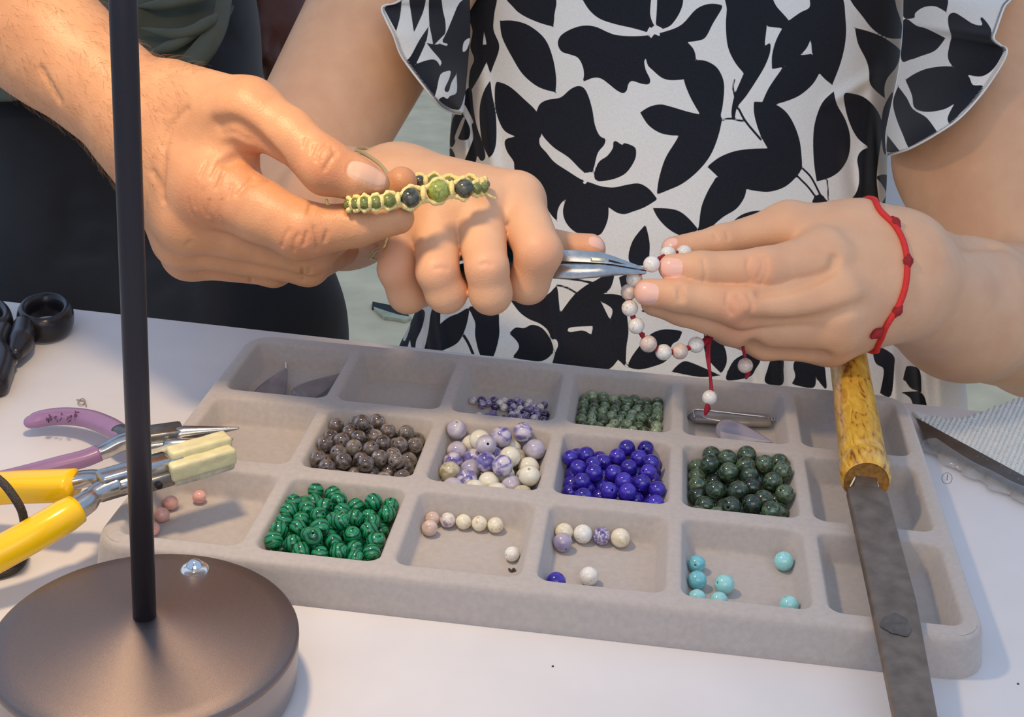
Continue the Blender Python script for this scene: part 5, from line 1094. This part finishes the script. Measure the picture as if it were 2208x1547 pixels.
def print_field(X, sel):
    """signed distance (pattern units) to the black figure; >0 white"""
    d = np.full(len(X), 14.)
    def sd(P, poly):
        a = poly; b = np.roll(poly, -1, 0); best = np.full(len(P), 1e9); ins = np.zeros(len(P), bool)
        for p, q in zip(a, b):
            e = q-p; L2 = e@e
            if L2 < 1e-9: continue
            w = P-p; t = np.clip(w@e/L2, 0, 1); best = np.minimum(best, ((w-t[:, None]*e)**2).sum(1))
            c = ((p[1] > P[:, 1]) != (q[1] > P[:, 1]))
            if c.any():
                xi = (q[0]-p[0])*(P[:, 1]-p[1])/(q[1]-p[1]+1e-12)+p[0]; ins ^= c & (P[:, 0] < xi)
        best = np.sqrt(best); return np.where(ins, -best, best)
    for s_ in (1, -1):
        for poly, s in sel:
            if s != s_: continue
            m = (X[:, 0] > poly[:, 0].min()-14) & (X[:, 0] < poly[:, 0].max()+14) & (X[:, 1] > poly[:, 1].min()-14) & (X[:, 1] < poly[:, 1].max()+14)
            if not m.any(): continue
            v = sd(X[m], poly); d[m] = np.minimum(d[m], v) if s > 0 else np.maximum(d[m], -v)
    return d
def print_mat():
    m, nt, b = new_mat('printed_dress_cloth'); L = nt.links
    a = nt.nodes.new('ShaderNodeAttribute'); a.attribute_name = 'print'
    mr = nt.nodes.new('ShaderNodeMapRange'); mr.inputs['From Min'].default_value = -.6; mr.inputs['From Max'].default_value = .6; L.new(a.outputs['Fac'], mr.inputs['Value'])
    tc = nt.nodes.new('ShaderNodeTexCoord'); nz = nt.nodes.new('ShaderNodeTexNoise'); nz.inputs['Scale'].default_value = 900; L.new(tc.outputs['Object'], nz.inputs['Vector'])
    rb_ = ramp(nt, [(.3, lin((16, 16, 22))), (.7, lin((26, 26, 34)))]); L.new(nz.outputs['Fac'], rb_.inputs[0])
    rw = ramp(nt, [(.3, lin((226, 219, 208))), (.7, lin((236, 230, 220)))]); L.new(nz.outputs['Fac'], rw.inputs[0])
    mx = nt.nodes.new('ShaderNodeMix'); mx.data_type = 'RGBA'; L.new(mr.outputs[0], mx.inputs['Factor']); L.new(rb_.outputs[0], mx.inputs['A']); L.new(rw.outputs[0], mx.inputs['B']); L.new(mx.outputs['Result'], b.inputs['Base Color'])
    b.inputs['Roughness'].default_value = .75; b.inputs['Specular IOR Level'].default_value = .25; b.inputs['Sheen Weight'].default_value = .1
    w = nt.nodes.new('ShaderNodeTexNoise'); w.inputs['Scale'].default_value = 2500; L.new(tc.outputs['Object'], w.inputs['Vector'])
    bp = nt.nodes.new('ShaderNodeBump'); bp.inputs['Strength'].default_value = .25; bp.inputs['Distance'].default_value = .0002; L.new(w.outputs['Fac'], bp.inputs['Height']); L.new(bp.outputs[0], b.inputs['Normal'])
    return m
M_dress = print_mat()
# bodice and skirt: a closed tube round the trunk
SIL = A([(-260, 1000, 1945, .95), (-100, 990, 1950, .935), (0, 985, 1950, .925), (150, 988, 1938, .908), (240, 975, 1922, .898), (300, 969, 1914, .89), (400, 970, 1912, .88), (450, 965, 1908, .875), (550, 940, 1912, .862), (650, 905, 1932, .850), (700, 884, 1958, .844), (745, 860, 2000, .838), (800, 846, 2080, .834), (870, 835, 2087, .832), (930, 830, 2088, .836), (1020, 825, 2090, .846), (1120, 820, 2090, .860)])
nr_, ncol = 330, 560
yy = np.linspace(-260, 1120, nr_); Lx, Rx, T0 = [np.interp(yy, SIL[:, 0], SIL[:, k]) for k in (1, 2, 3)]
ker = np.hanning(15); ker /= ker.sum()
Lx, Rx, T0 = [np.convolve(np.pad(q, 7, mode='edge'), ker, 'valid') for q in (Lx, Rx, T0)]
th = np.linspace(-math.pi, math.pi, ncol, endpoint=False)
# denser on the front
th = th-.55*np.sin(th)*.6
MX, HW = (Lx+Rx)/2, (Rx-Lx)/2
gx = MX[:, None]+HW[:, None]*np.sin(th)[None]; gy = np.repeat(yy[:, None], ncol, 1)
gt = T0[:, None]+.095*(1-np.cos(th))[None]
def fold(cx, cy, dx, dy, L_, wd, dep):
    d = nrm(A([dx, dy])); u = (gx-cx)*d[0]+(gy-cy)*d[1]; v = -(gx-cx)*d[1]+(gy-cy)*d[0]
    return dep*np.exp(-(v/wd)**2)*np.exp(-(u/L_)**4)
fr = (np.cos(th) > -.2)[None]
disp = sum(fold(*q) for q in ((1055, 300, .12, 1, 220, 16, .006), (1020, 330, .1, 1, 200, 10, -.005), (1000, 200, .05, 1, 200, 9, .005), (1870, 300, -.1, 1, 160, 14, .005), (1840, 190, .8, -.5, 70, 14, .006), (1850, 430, .2, 1, 120, 18, -.006), (1895, 360, .05, 1, 120, 8, .005), (1500, 620, 1, .08, 300, 40, .006), (1300, 560, 1, -.1, 260, 30, -.004), (1200, 740, .2, 1, 120, 14, .004), (950, 720, .15, 1, 90, 8, .005), (915, 720, .15, 1, 90, 7, -.005), (1620, 770, .1, 1, 90, 12, -.005), (1680, 780, .05, 1, 90, 10, .005), (1930, 830, .05, 1, 80, 9, .006), (1985, 850, .1, 1, 80, 9, -.006), (2030, 860, .05, 1, 80, 12, .005)))
gt = gt-disp*fr+.0015*np.sin(gx*.02+gy*.013)
PT = CAM+gt[..., None]*(FWD+((gx-W/2)/F)[..., None]*RIGHT+((gy-H/2)/F)[..., None]*DOWN)
I = np.arange(nr_*ncol).reshape(nr_, ncol); J = np.roll(I, -1, 1)
Qd = np.stack([I[:-1], I[1:], J[1:], J[:-1]], -1).reshape(-1, 4)
# printed pattern, laid flat on the front and carried on round the sides
px_ = gx.copy(); bk = np.cos(th) < 0
px_[:, bk] = (2*MX[:, None]-gx)[:, bk]*1.0+37
gyp = gy.copy(); gyp[:, bk] = (gy[:, bk]*1.0+170) % 700
_t0 = time.time()
pf = print_field(np.c_[px_.ravel(), gyp.ravel()], PRINT[:N_TORSO]); print('print', time.time()-_t0)
dress = fast_mesh('dress', PT.reshape(-1, 3), Qd, [M_dress], org_w, person_w, {'print': pf})
# flutter sleeves with an overlocked hem
M_thread = mat('hem_thread', (226, 222, 216), .8, bump=.4, bscale=2000.)
def sleeve(inner, hem, sel, bulge, seed, arm):
    a = catmull(A(inner, float), 10); b = catmull(A(hem, float), 10); n, k = 150, 90
    def rs(c):
        s = np.r_[0, np.cumsum(np.linalg.norm(np.diff(c[:, :2], axis=0), axis=1))]; s /= s[-1]
        return np.stack([np.interp(np.linspace(0, 1, n), s, c[:, j]) for j in range(3)], 1)
    a, b = rs(a), rs(b); v = np.linspace(0, 1, k)
    G = a[:, None]*(1-v)[None, :, None]+b[:, None]*v[None, :, None]
    u = np.linspace(0, 1, n)[:, None]
    G[..., 2] += -bulge*np.sin(v*math.pi*.8)[None]+.004*v[None]*np.sin(u*17+seed+v[None]*2)+.0025*np.sin(u*9+v[None]*5+seed)
    # lie over the arm, never inside it
    D_ = FWD+((G[..., 0:1]-W/2)/F)*RIGHT+((G[..., 1:2]-H/2)/F)*DOWN; D_ = D_.reshape(-1, 3); ln = np.linalg.norm(D_, axis=1); tt_ = np.full(len(D_), .6)
    for _ in range(70):
        dist = arm.raw(CAM+D_*tt_[:, None]); tt_ = np.minimum(tt_+dist*.85/ln, 1.6)
    lim = np.where(tt_ < 1.5, tt_-.0045, 9.).reshape(G.shape[:2])
    for _ in range(6): lim = np.minimum(lim, (np.pad(lim, 1, mode='edge')[:-2, 1:-1]+np.pad(lim, 1, mode='edge')[2:, 1:-1]+np.pad(lim, 1, mode='edge')[1:-1, :-2]+np.pad(lim, 1, mode='edge')[1:-1, 2:])/4)
    G[..., 2] = np.minimum(G[..., 2], lim)
    P = CAM+G[..., 2:3]*(FWD+((G[..., 0:1]-W/2)/F)*RIGHT+((G[..., 1:2]-H/2)/F)*DOWN)
    pfs = print_field(G[..., :2].reshape(-1, 2), sel)
    o = sheet(P, 'sleeve', M_dress, person_w, .0008, {'print': pfs})
    e = P[:, -1]; mbh = MB(); V, Fc = tube(e, .0006, 8); mbh.add(V, Fc)
    # zigzag overlock stitches
    s = np.r_[0, np.cumsum(np.linalg.norm(np.diff(e, axis=0), axis=1))]; m_ = int(s[-1]/.0011)
    ii = np.linspace(0, s[-1], m_*2); ex = np.stack([np.interp(ii, s, e[:, j]) for j in range(3)], 1); inn = P[:, -5]; ix = np.stack([np.interp(ii, s, inn[:, j]) for j in range(3)], 1)
    d = ix-ex; d = d/np.linalg.norm(d, axis=1)[:, None]*.0028; zz = ex+d*(np.arange(m_*2) % 2)[:, None]+(CAM-ex)/np.linalg.norm(CAM-ex, axis=1)[:, None]*.0005
    V, Fc = tube(zz, .00024, 4, cap=False); mbh.add(V, Fc)
    h = mbh.build('hem_stitching', M_thread, o); return o
sleeve([(1012, -140, .93), (1012, -40, .93), (1014, 60, .92), (1008, 150, .915), (1000, 240, .908)],
       [(960, -150, .90), (905, -50, .872), (860, 2, .862), (824, 15, .86), (833, 45, .858), (848, 76, .856), (862, 115, .856), (880, 143, .858), (905, 176, .860), (935, 214, .868), (952, 232, .878), (975, 243, .89), (994, 246, .902)], PRINT[N_TORSO:N_SL], .012, 1., Body([cone(K(905, -120, .97), 55, K(600, 450, .865), 41), cone(K(1470, -220, 1.08), 70, shr+A([0, .03, .03]), 47)], .02, []))
sleeve([(1950, -150, .94), (1949, -60, .93), (1948, 0, .925), (1946, 80, .92), (1937, 150, .915), (1921, 230, .908), (1909, 290, .904), (1911, 334, .90)],
       [(2260, -160, .88), (2215, -70, .855), (2182, -5, .842), (2166, 15, .836), (2149, 62, .834), (2143, 84, .832), (2158, 98, .838), (2171, 106, .834), (2166, 128, .832), (2142, 168, .830), (2112, 209, .829), (2070, 254, .829), (2020, 289, .832), (1966, 319, .842), (1935, 330, .862), (1913, 335, .895)], PRINT[N_SL:], .016, 2., Body([cone(K(2150, -120, .95), 60, K(2132, 330, .905), 60), cone(K(2132, 330, .905), 60, K(2260, 690, .86), 50), cone(K(1470, -220, 1.08), 70, shl+A([0, .03, .03]), 48)], .02, []))
# ------------------------------------------------------------------ pliers in the fist
M_blue = mat('teal_blue_grip', (28, 92, 120), .35, noise=.1, scale=200.)
hp = empty('pliers', K(1250, 575, .636), 'chrome long-nose pliers with blue grips held in the fist', 'pliers')
def PK(rows): return A([K(*q) for q in rows])
axp = nrm(K(1392, 584, .641)-K(1215, 570, .636)); vw = nrm(CAM-K(1300, 575, .638)); upp = nrm(-DOWN-axp*(-DOWN@axp)); dpp = np.cross(axp, upp)
def jaw(rows, z0, z1, name, m):
    """rows (px, py, t, half height above, below axis in mm, depth mm)"""
    rings = []
    for x, y, t, a, b, dp in rows:
        c = K(x, y, t); q = [(-1, -.6), (-.8, -1), (.8, -1), (1, -.6), (1, .6), (.8, 1), (-.8, 1), (-1, .6)]
        rings.append(A([c+upp*((a if v > 0 else b)*abs(v)*(1 if v > 0 else -1))*1e-3+dpp*u*dp*1e-3 for u, v in q]))
    V, Fc = rings_mesh(rings); o = mesh_obj(name, V, Fc, m, hp); autosmooth(o, 50); return o
jaw([(1188, 562, .640, 4.6, 1.0, 4.6), (1230, 563, .638, 5.0, 1.0, 4.8), (1292, 566, .638, 4.6, .9, 4.4), (1320, 570, .639, 3.6, .6, 3.6), (1360, 577, .640, 2.0, .4, 2.4), (1393, 583, .641, .8, .2, 1.2)], 0, 0, 'jaw', M_steel)
jaw([(1188, 580, .640, 2.6, 4.4, 4.8), (1235, 581, .637, 2.4, 4.6, 5.0), (1290, 580, .637, 2.2, 4.0, 4.6), (1320, 581, .638, 1.6, 3.0, 3.6), (1360, 584, .640, .9, 1.9, 2.4), (1393, 587, .641, .4, .9, 1.2)], 0, 0, 'jaw', M_steel)
V, Fc = box(K(1289, 560, .6335), (.0066, .0022, .0016), A([axp, upp, dpp]), .0003); mesh_obj('hinge_pin', V, Fc, mat('brass_pin', (214, 206, 178), .25, metal=1.), hp)
V, Fc = tube(PK([(1312, 562, .6350), (1345, 570, .6372), (1385, 580, .640)]), [.0006, .0006, .0003], 6); mesh_obj('jaw_slot', V, Fc, M_dark, hp)
V, Fc = tube(catmull(PK([(1190, 572, .640), (1150, 570, .642), (1105, 574, .640), (1040, 585, .642), (960, 605, .646), (900, 615, .650)]), 6), np.interp(np.linspace(0, 1, 31), [0, .2, .4, 1], [.0042, .0050, .0062, .0055]), 18, round_end=True); mesh_obj('handle', V, Fc, M_blue, hp)
V, Fc = tube(catmull(PK([(1190, 560, .646), (1150, 540, .656), (1105, 528, .662), (1040, 530, .664), (960, 545, .664), (900, 560, .664)]), 6), np.interp(np.linspace(0, 1, 31), [0, .2, .4, 1], [.0040, .0048, .0058, .0055]), 18, round_end=True); mesh_obj('handle', V, Fc, M_blue, hp)

# ------------------------------------------------------------------ white bead bracelet on red cord
def part_bead(parent, p, r, m, name='bead', rot=None, squash=1., hole=.14):
    key = (m.name, round(squash, 2), hole)
    if key not in bead_cache:
        me = bead_mesh('bead', hole, squash=squash); me.materials.append(m); bead_cache[key] = me
    o = bpy.data.objects.new(name, bead_cache[key]); col.objects.link(o); o.parent = parent
    o.location = tuple(A(p)-A(parent.location)); o.scale = (r, r, r)
    o.rotation_euler = rot if rot else (rb.uniform(0, 3), rb.uniform(0, 3), rb.uniform(0, 6)); return o
M_redcord = mat('dark_red_cord', (150, 22, 44), .7, noise=.15, scale=900., bump=.6, bscale=1800.)
S_howl = stone('white_howlite', [(.30, (150, 142, 132)), (.37, (226, 220, 212)), (.8, (238, 234, 226))], 1.5, 2.6, 5., sss=.2)
S_howlrose = stone('rosy_white_stone', [(.3, (200, 178, 164)), (.6, (224, 206, 194)), (.8, (232, 218, 208))], 1.2, 1., 4., sss=.25)
brc = empty('bracelet', K(1430, 700, .648), 'white bead bracelet on red cord, held between fingers and pliers', 'bracelet')
loop = PK([(1405, 570, .640), (1440, 548, .652), (1475, 546, .658), (1512, 560, .660), (1540, 600, .662), (1545, 660, .664), (1535, 715, .662), (1501, 744, .655), (1466, 758, .652), (1431, 760, .650), (1398, 742, .648), (1372, 703, .646), (1358, 665, .645), (1356, 630, .646), (1368, 603, .645)])
cl = catmull_closed(loop, 8); V, Fc = tube(cl, .0009, 8, closed=True); mesh_obj('cord', V, Fc, M_redcord, brc)
for i, p in enumerate(loop):
    d_ = nrm(loop[(i+1) % len(loop)]-loop[i-1]); q = Vector(d_).to_track_quat('Z', 'Y').to_euler()
    m_ = [S_howl, S_howl, S_howl, S_howl, S_howl, S_howl, S_howl, S_white, S_howlrose, S_howl, S_howlrose, S_howl, S_howl, S_howlrose, S_howl][i]
    part_bead(brc, p, .0040 if i != 10 else .0042, m_, rot=q)
# knots between beads
for i in (7, 8, 9, 10, 11, 12, 14, 0):
    p = (loop[i]+loop[(i+1) % len(loop)])/2; d_ = nrm(loop[(i+1) % len(loop)]-loop[i]); V, Fc = tube([p-d_*.0010, p, p+d_*.0010], [.0009, .0015, .0009], 10, round_end=True); mesh_obj('knot', V, Fc, M_redcord, brc)
hub = K(1532, 735, .660)
for pts, rr_ in (([(1540, 715, .661), (1530, 745, .658), (1530, 790, .656), (1536, 848, .655)], .0007), ([(1528, 735, .659), (1524, 765, .657), (1531, 810, .656), (1533, 850, .655)], .0007), ([(1530, 725, .66), (1560, 716, .663), (1594, 730, .664), (1604, 760, .664), (1607, 778, .664)], .0008), ([(1518, 742, .657), (1530, 730, .659), (1545, 718, .661)], .0014)):
    c = catmull(PK(pts), 8); V, Fc = tube(c, rr_, 8, round_end=True); mesh_obj('tie_cord', V, Fc, M_redcord, brc)
part_bead(brc, K(1530, 858, .655), .0037, S_howl, 'end_bead', rot=(0, 0, 0)); part_bead(brc, K(1607, 789, .664), .0038, S_howlrose, 'end_bead', rot=(0, 0, 0))
for (x, y, t, s) in ((1524, 884, .655, .0017), (1612, 807, .664, .0014)):
    p = K(x, y, t); V, Fc = tube([p+A([0, 0, .003]), p+A([.0003, 0, .0006]), p-A([.0004, 0, .0022])], [.0009, s, s*.5], 10, round_end=True); mesh_obj('knot', V, Fc, M_redcord, brc)

# ------------------------------------------------------------------ red knotted wrist string
M_redstring = mat('red_string', (214, 44, 42), .65, noise=.1, scale=900., bump=.7, bscale=2200.)
M_redknot = mat('dark_red_knot', (150, 28, 30), .7, noise=.2, scale=900., bump=.7, bscale=2000.)
ws = empty('wrist_string', K(1930, 590, .66), 'red knotted string bracelet around the wrist of the bead-holding hand', 'bracelet')
front = []
for x, y in catmull(A([(1880, 458), (1900, 464), (1928, 484), (1947, 522), (1955, 565), (1951, 615), (1937, 658), (1908, 698), (1886, 716)]), 4):
    h_ = wl.hit(x, y)
    if h_ is not None and np.linalg.norm(h_-K(x, y, .68)) < .07: front.append(h_+wl.normal(h_)*.0011)
front = A(front); a, b = front[0], front[-1]; cen = K(1925, 590, .70)
back = []
for s in np.linspace(.06, .94, 12):
    p = a*(1-s)+b*s; p = b*(1-s)+a*s+FWD*.052*math.sin(s*math.pi)**.6
    q = p.copy()
    for _ in range(25):
        dv_ = float(wl.raw(q[None])[0]); q = q-wl.normal(q)*(dv_-.0011)*.8
    back.append(q)
ring_ = np.vstack([front, A(back)])
for _ in range(14): ring_ = ring_*.5+(np.roll(ring_, 1, 0)+np.roll(ring_, -1, 0))*.25
ring_ = A([q-wl.normal(q)*(float(wl.raw(q[None])[0])-.0011) for q in ring_])
V, Fc = tube(catmull_closed(ring_, 3), .0015, 10, closed=True); mesh_obj('string', V, Fc, M_redstring, ws)
for x, y in ((1930, 480), (1955, 562), (1937, 664), (1890, 714)):
    h_ = wl.hit(x-3, y); 
    if h_ is None: continue
    n_ = wl.normal(h_); i_ = np.argmin(np.linalg.norm(front-h_, axis=1)); d_ = nrm(front[min(i_+1, len(front)-1)]-front[max(i_-1, 0)])
    c = front[i_]+n_*.0004; V, Fc = tube([c-d_*.0026, c-d_*.0008, c+d_*.0010, c+d_*.0026], [.0014, .0025, .0024, .0013], 12, round_end=True); mesh_obj('knot', V, Fc, M_redknot, ws)

# ------------------------------------------------------------------ thin gold bangle on the other wrist
M_gold = mat('gold_chain', (226, 200, 144), .3, metal=.6, bump=.8, bscale=1500.)
bg = []
for x, y in catmull(A([(768, 326), (785, 332), (805, 344), (822, 358), (835, 374), (846, 395), (852, 420), (850, 460), (842, 500), (830, 535)]), 5):
    h_ = wr.hit(x, y, .5, 1.0)
    if h_ is not None: bg.append(h_+wr.normal(h_)*.0007)
a, b = bg[0], bg[-1]; back = []
for s in np.linspace(.05, .95, 14):
    q = b*(1-s)+a*s+FWD*.06*math.sin(s*math.pi)**.7
    for _ in range(25): q = q-wr.normal(q)*(float(wr.raw(q[None])[0])-.0008)*.8
    back.append(q)
V, Fc = tube(catmull_closed(np.vstack([A(bg), A(back)]), 3), .0009, 8, closed=True)
tag(mesh_obj('gold_bangle', V, Fc, M_gold), 'thin gold chain bracelet on the wrist behind the green bracelet', 'bracelet')

# ------------------------------------------------------------------ green macrame bracelet held out by the man
gb = empty('bracelet', K(930, 415, .612), 'pale macrame bracelet with olive and dark green beads held out by the man', 'bracelet')
M_cream = mat('pale_yellow_cord', (232, 210, 140), .75, noise=.12, scale=900., bump=.9, bscale=1500., bdist=.0005)
S_olive = stone('olive_jade', [(.3, (96, 108, 36)), (.5, (136, 148, 62)), (.75, (170, 180, 96))], 1.6, 1., 5.)
S_oliveD = stone('dark_olive_stone', [(.3, (34, 36, 28)), (.5, (66, 68, 56)), (.75, (98, 98, 84))], 1.4, 1., 5.)
S_oliveM = stone('mossy_stone', [(.3, (80, 90, 34)), (.6, (120, 126, 56)), (.8, (150, 152, 84))], 1.4, 1., 5.)
fb = [(752, 440, .586, 2.4, S_oliveM), (768, 439, .584, 2.8, S_oliveM), (786, 438, .583, 3.0, S_oliveM), (810, 437, .584, 3.1, S_oliveM), (838, 433, .586, 3.3, S_oliveM), (884, 427, .592, 4.6, S_oliveD), (945, 412, .599, 5.2, S_olive), (1001, 407, .603, 4.5, S_oliveD), (1027, 407, .607, 2.9, S_oliveM), (1041, 405, .610, 2.8, S_oliveM)]
bb_ = [(1046, 398, .619, 2.4, S_oliveM), (1015, 392, .626, 2.6, S_oliveM), (968, 394, .630, 3.0, S_oliveM), (937, 391, .631, 3.4, S_oliveM), (904, 390, .630, 2.7, S_oliveD), (870, 398, .628, 2.6, S_oliveM), (830, 410, .623, 2.6, S_oliveM), (785, 425, .614, 2.4, S_oliveM)]
allb = fb+bb_
ctr = PK([q[:3] for q in allb])
for i, q in enumerate(allb):
    d_ = nrm(ctr[(i+1) % len(ctr)]-ctr[i-1]); part_bead(gb, ctr[i], q[3]*1e-3, q[4], rot=Vector(d_).to_track_quat('Z', 'Y').to_euler())
# two plaited cords run over and under the beads, with wraps between them
rads = A([q[3] for q in allb])*1e-3; upg = nrm(-DOWN)
top, bot = [], []
for i in range(len(ctr)):
    j = (i+1) % len(ctr); top.append(ctr[i]+upg*(rads[i]+.0004)); bot.append(ctr[i]-upg*(rads[i]+.0004))
    mid = (ctr[i]+ctr[j])/2; w = min(rads[i], rads[j])*.55; top.append(mid+upg*w); bot.append(mid-upg*w)
for nm, path in (('cord', top), ('cord', bot)):
    c = catmull_closed(A(path), 6); k = np.arange(len(c)); r_ = .0011*(1+.22*np.sin(k*1.9)); V, Fc = tube(c, r_, 8, closed=True); mesh_obj(nm, V, Fc, M_cream, gb)
for i in range(len(ctr)):
    j = (i+1) % len(ctr)
    if np.linalg.norm(ctr[i]-ctr[j]) < .003: continue
    d_ = nrm(ctr[j]-ctr[i]); gap0 = ctr[i]+d_*rads[i]*.9; gap1 = ctr[j]-d_*rads[j]*.9; m_ = (gap0+gap1)/2; w = min(rads[i], rads[j])*.75
    V, Fc = tube([m_+upg*w, m_+upg*w*.5+vw*.0014, m_+vw*.0018, m_-upg*w*.5+vw*.0014, m_-upg*w], [.0009, .0013, .0014, .0013, .0009], 8, round_end=True); mesh_obj('wrap', V, Fc, M_cream, gb)
# loose cord ends
for pts in ([(1045, 414, .610), (1058, 424, .611), (1068, 428, .613)], [(704, 432, .594), (706, 440, .594), (712, 443, .595)]):
    V, Fc = tube(catmull(PK(pts), 5), .0007, 6, round_end=True); mesh_obj('cord_end', V, Fc, M_cream, gb)

# ------------------------------------------------------------------ things behind
M_white = mat('white_plastic', (226, 228, 236), .4)
ch = empty('chair', (.16, .60, -.75), 'white plastic chair under the seated person', 'chair')
V, Fc = box((.13, .46, -.315), (.42, .40, .03), None, .012, 3); mesh_obj('seat', V, Fc, M_white, ch)
V, Fc = box((.14, .70, -.05), (.44, .025, .40), None, .012, 3); mesh_obj('backrest', V, Fc, M_white, ch)
for x in (-.05, .31):
    for y in (.29, .68):
        V, Fc = tube([(x, y, -.75), (x, y, -.33)], .016, 12); mesh_obj('leg', V, Fc, M_white, ch)
for x in (-.06, .34):
    V, Fc = tube([(x, .69, -.33), (x, .70, -.22)], .014, 12); mesh_obj('back_post', V, Fc, M_white, ch)
# broken gap in the floor: its shade made as a black slab, pale lip
gp = A([onz(x, y, -.749) for x, y in ((803, 655), (870, 668), (885, 690), (860, 686), (835, 676), (802, 668))]); c = gp.mean(0)
fs = empty('floor_gap', (c[0], c[1], -.75), 'broken dark gap with a pale ragged lip in the floor', 'scrap')
V, Fc = prism(gp[::-1][:, :2], -.7498, -.744, .001); mesh_obj('gap_slab', V, Fc, mat('gap_black', (26, 30, 24), .7), fs, smooth=False)
gp = A([onz(x, y, -.749) for x, y in ((805, 668), (835, 678), (862, 686), (888, 690), (874, 697), (850, 692), (828, 690), (815, 679))])
V, Fc = prism(gp[::-1][:, :2], -.7498, -.742, .001); mesh_obj('gap_lip', V, Fc, mat('pale_lip', (176, 170, 140), .8, noise=.2, scale=40.), fs, smooth=False)
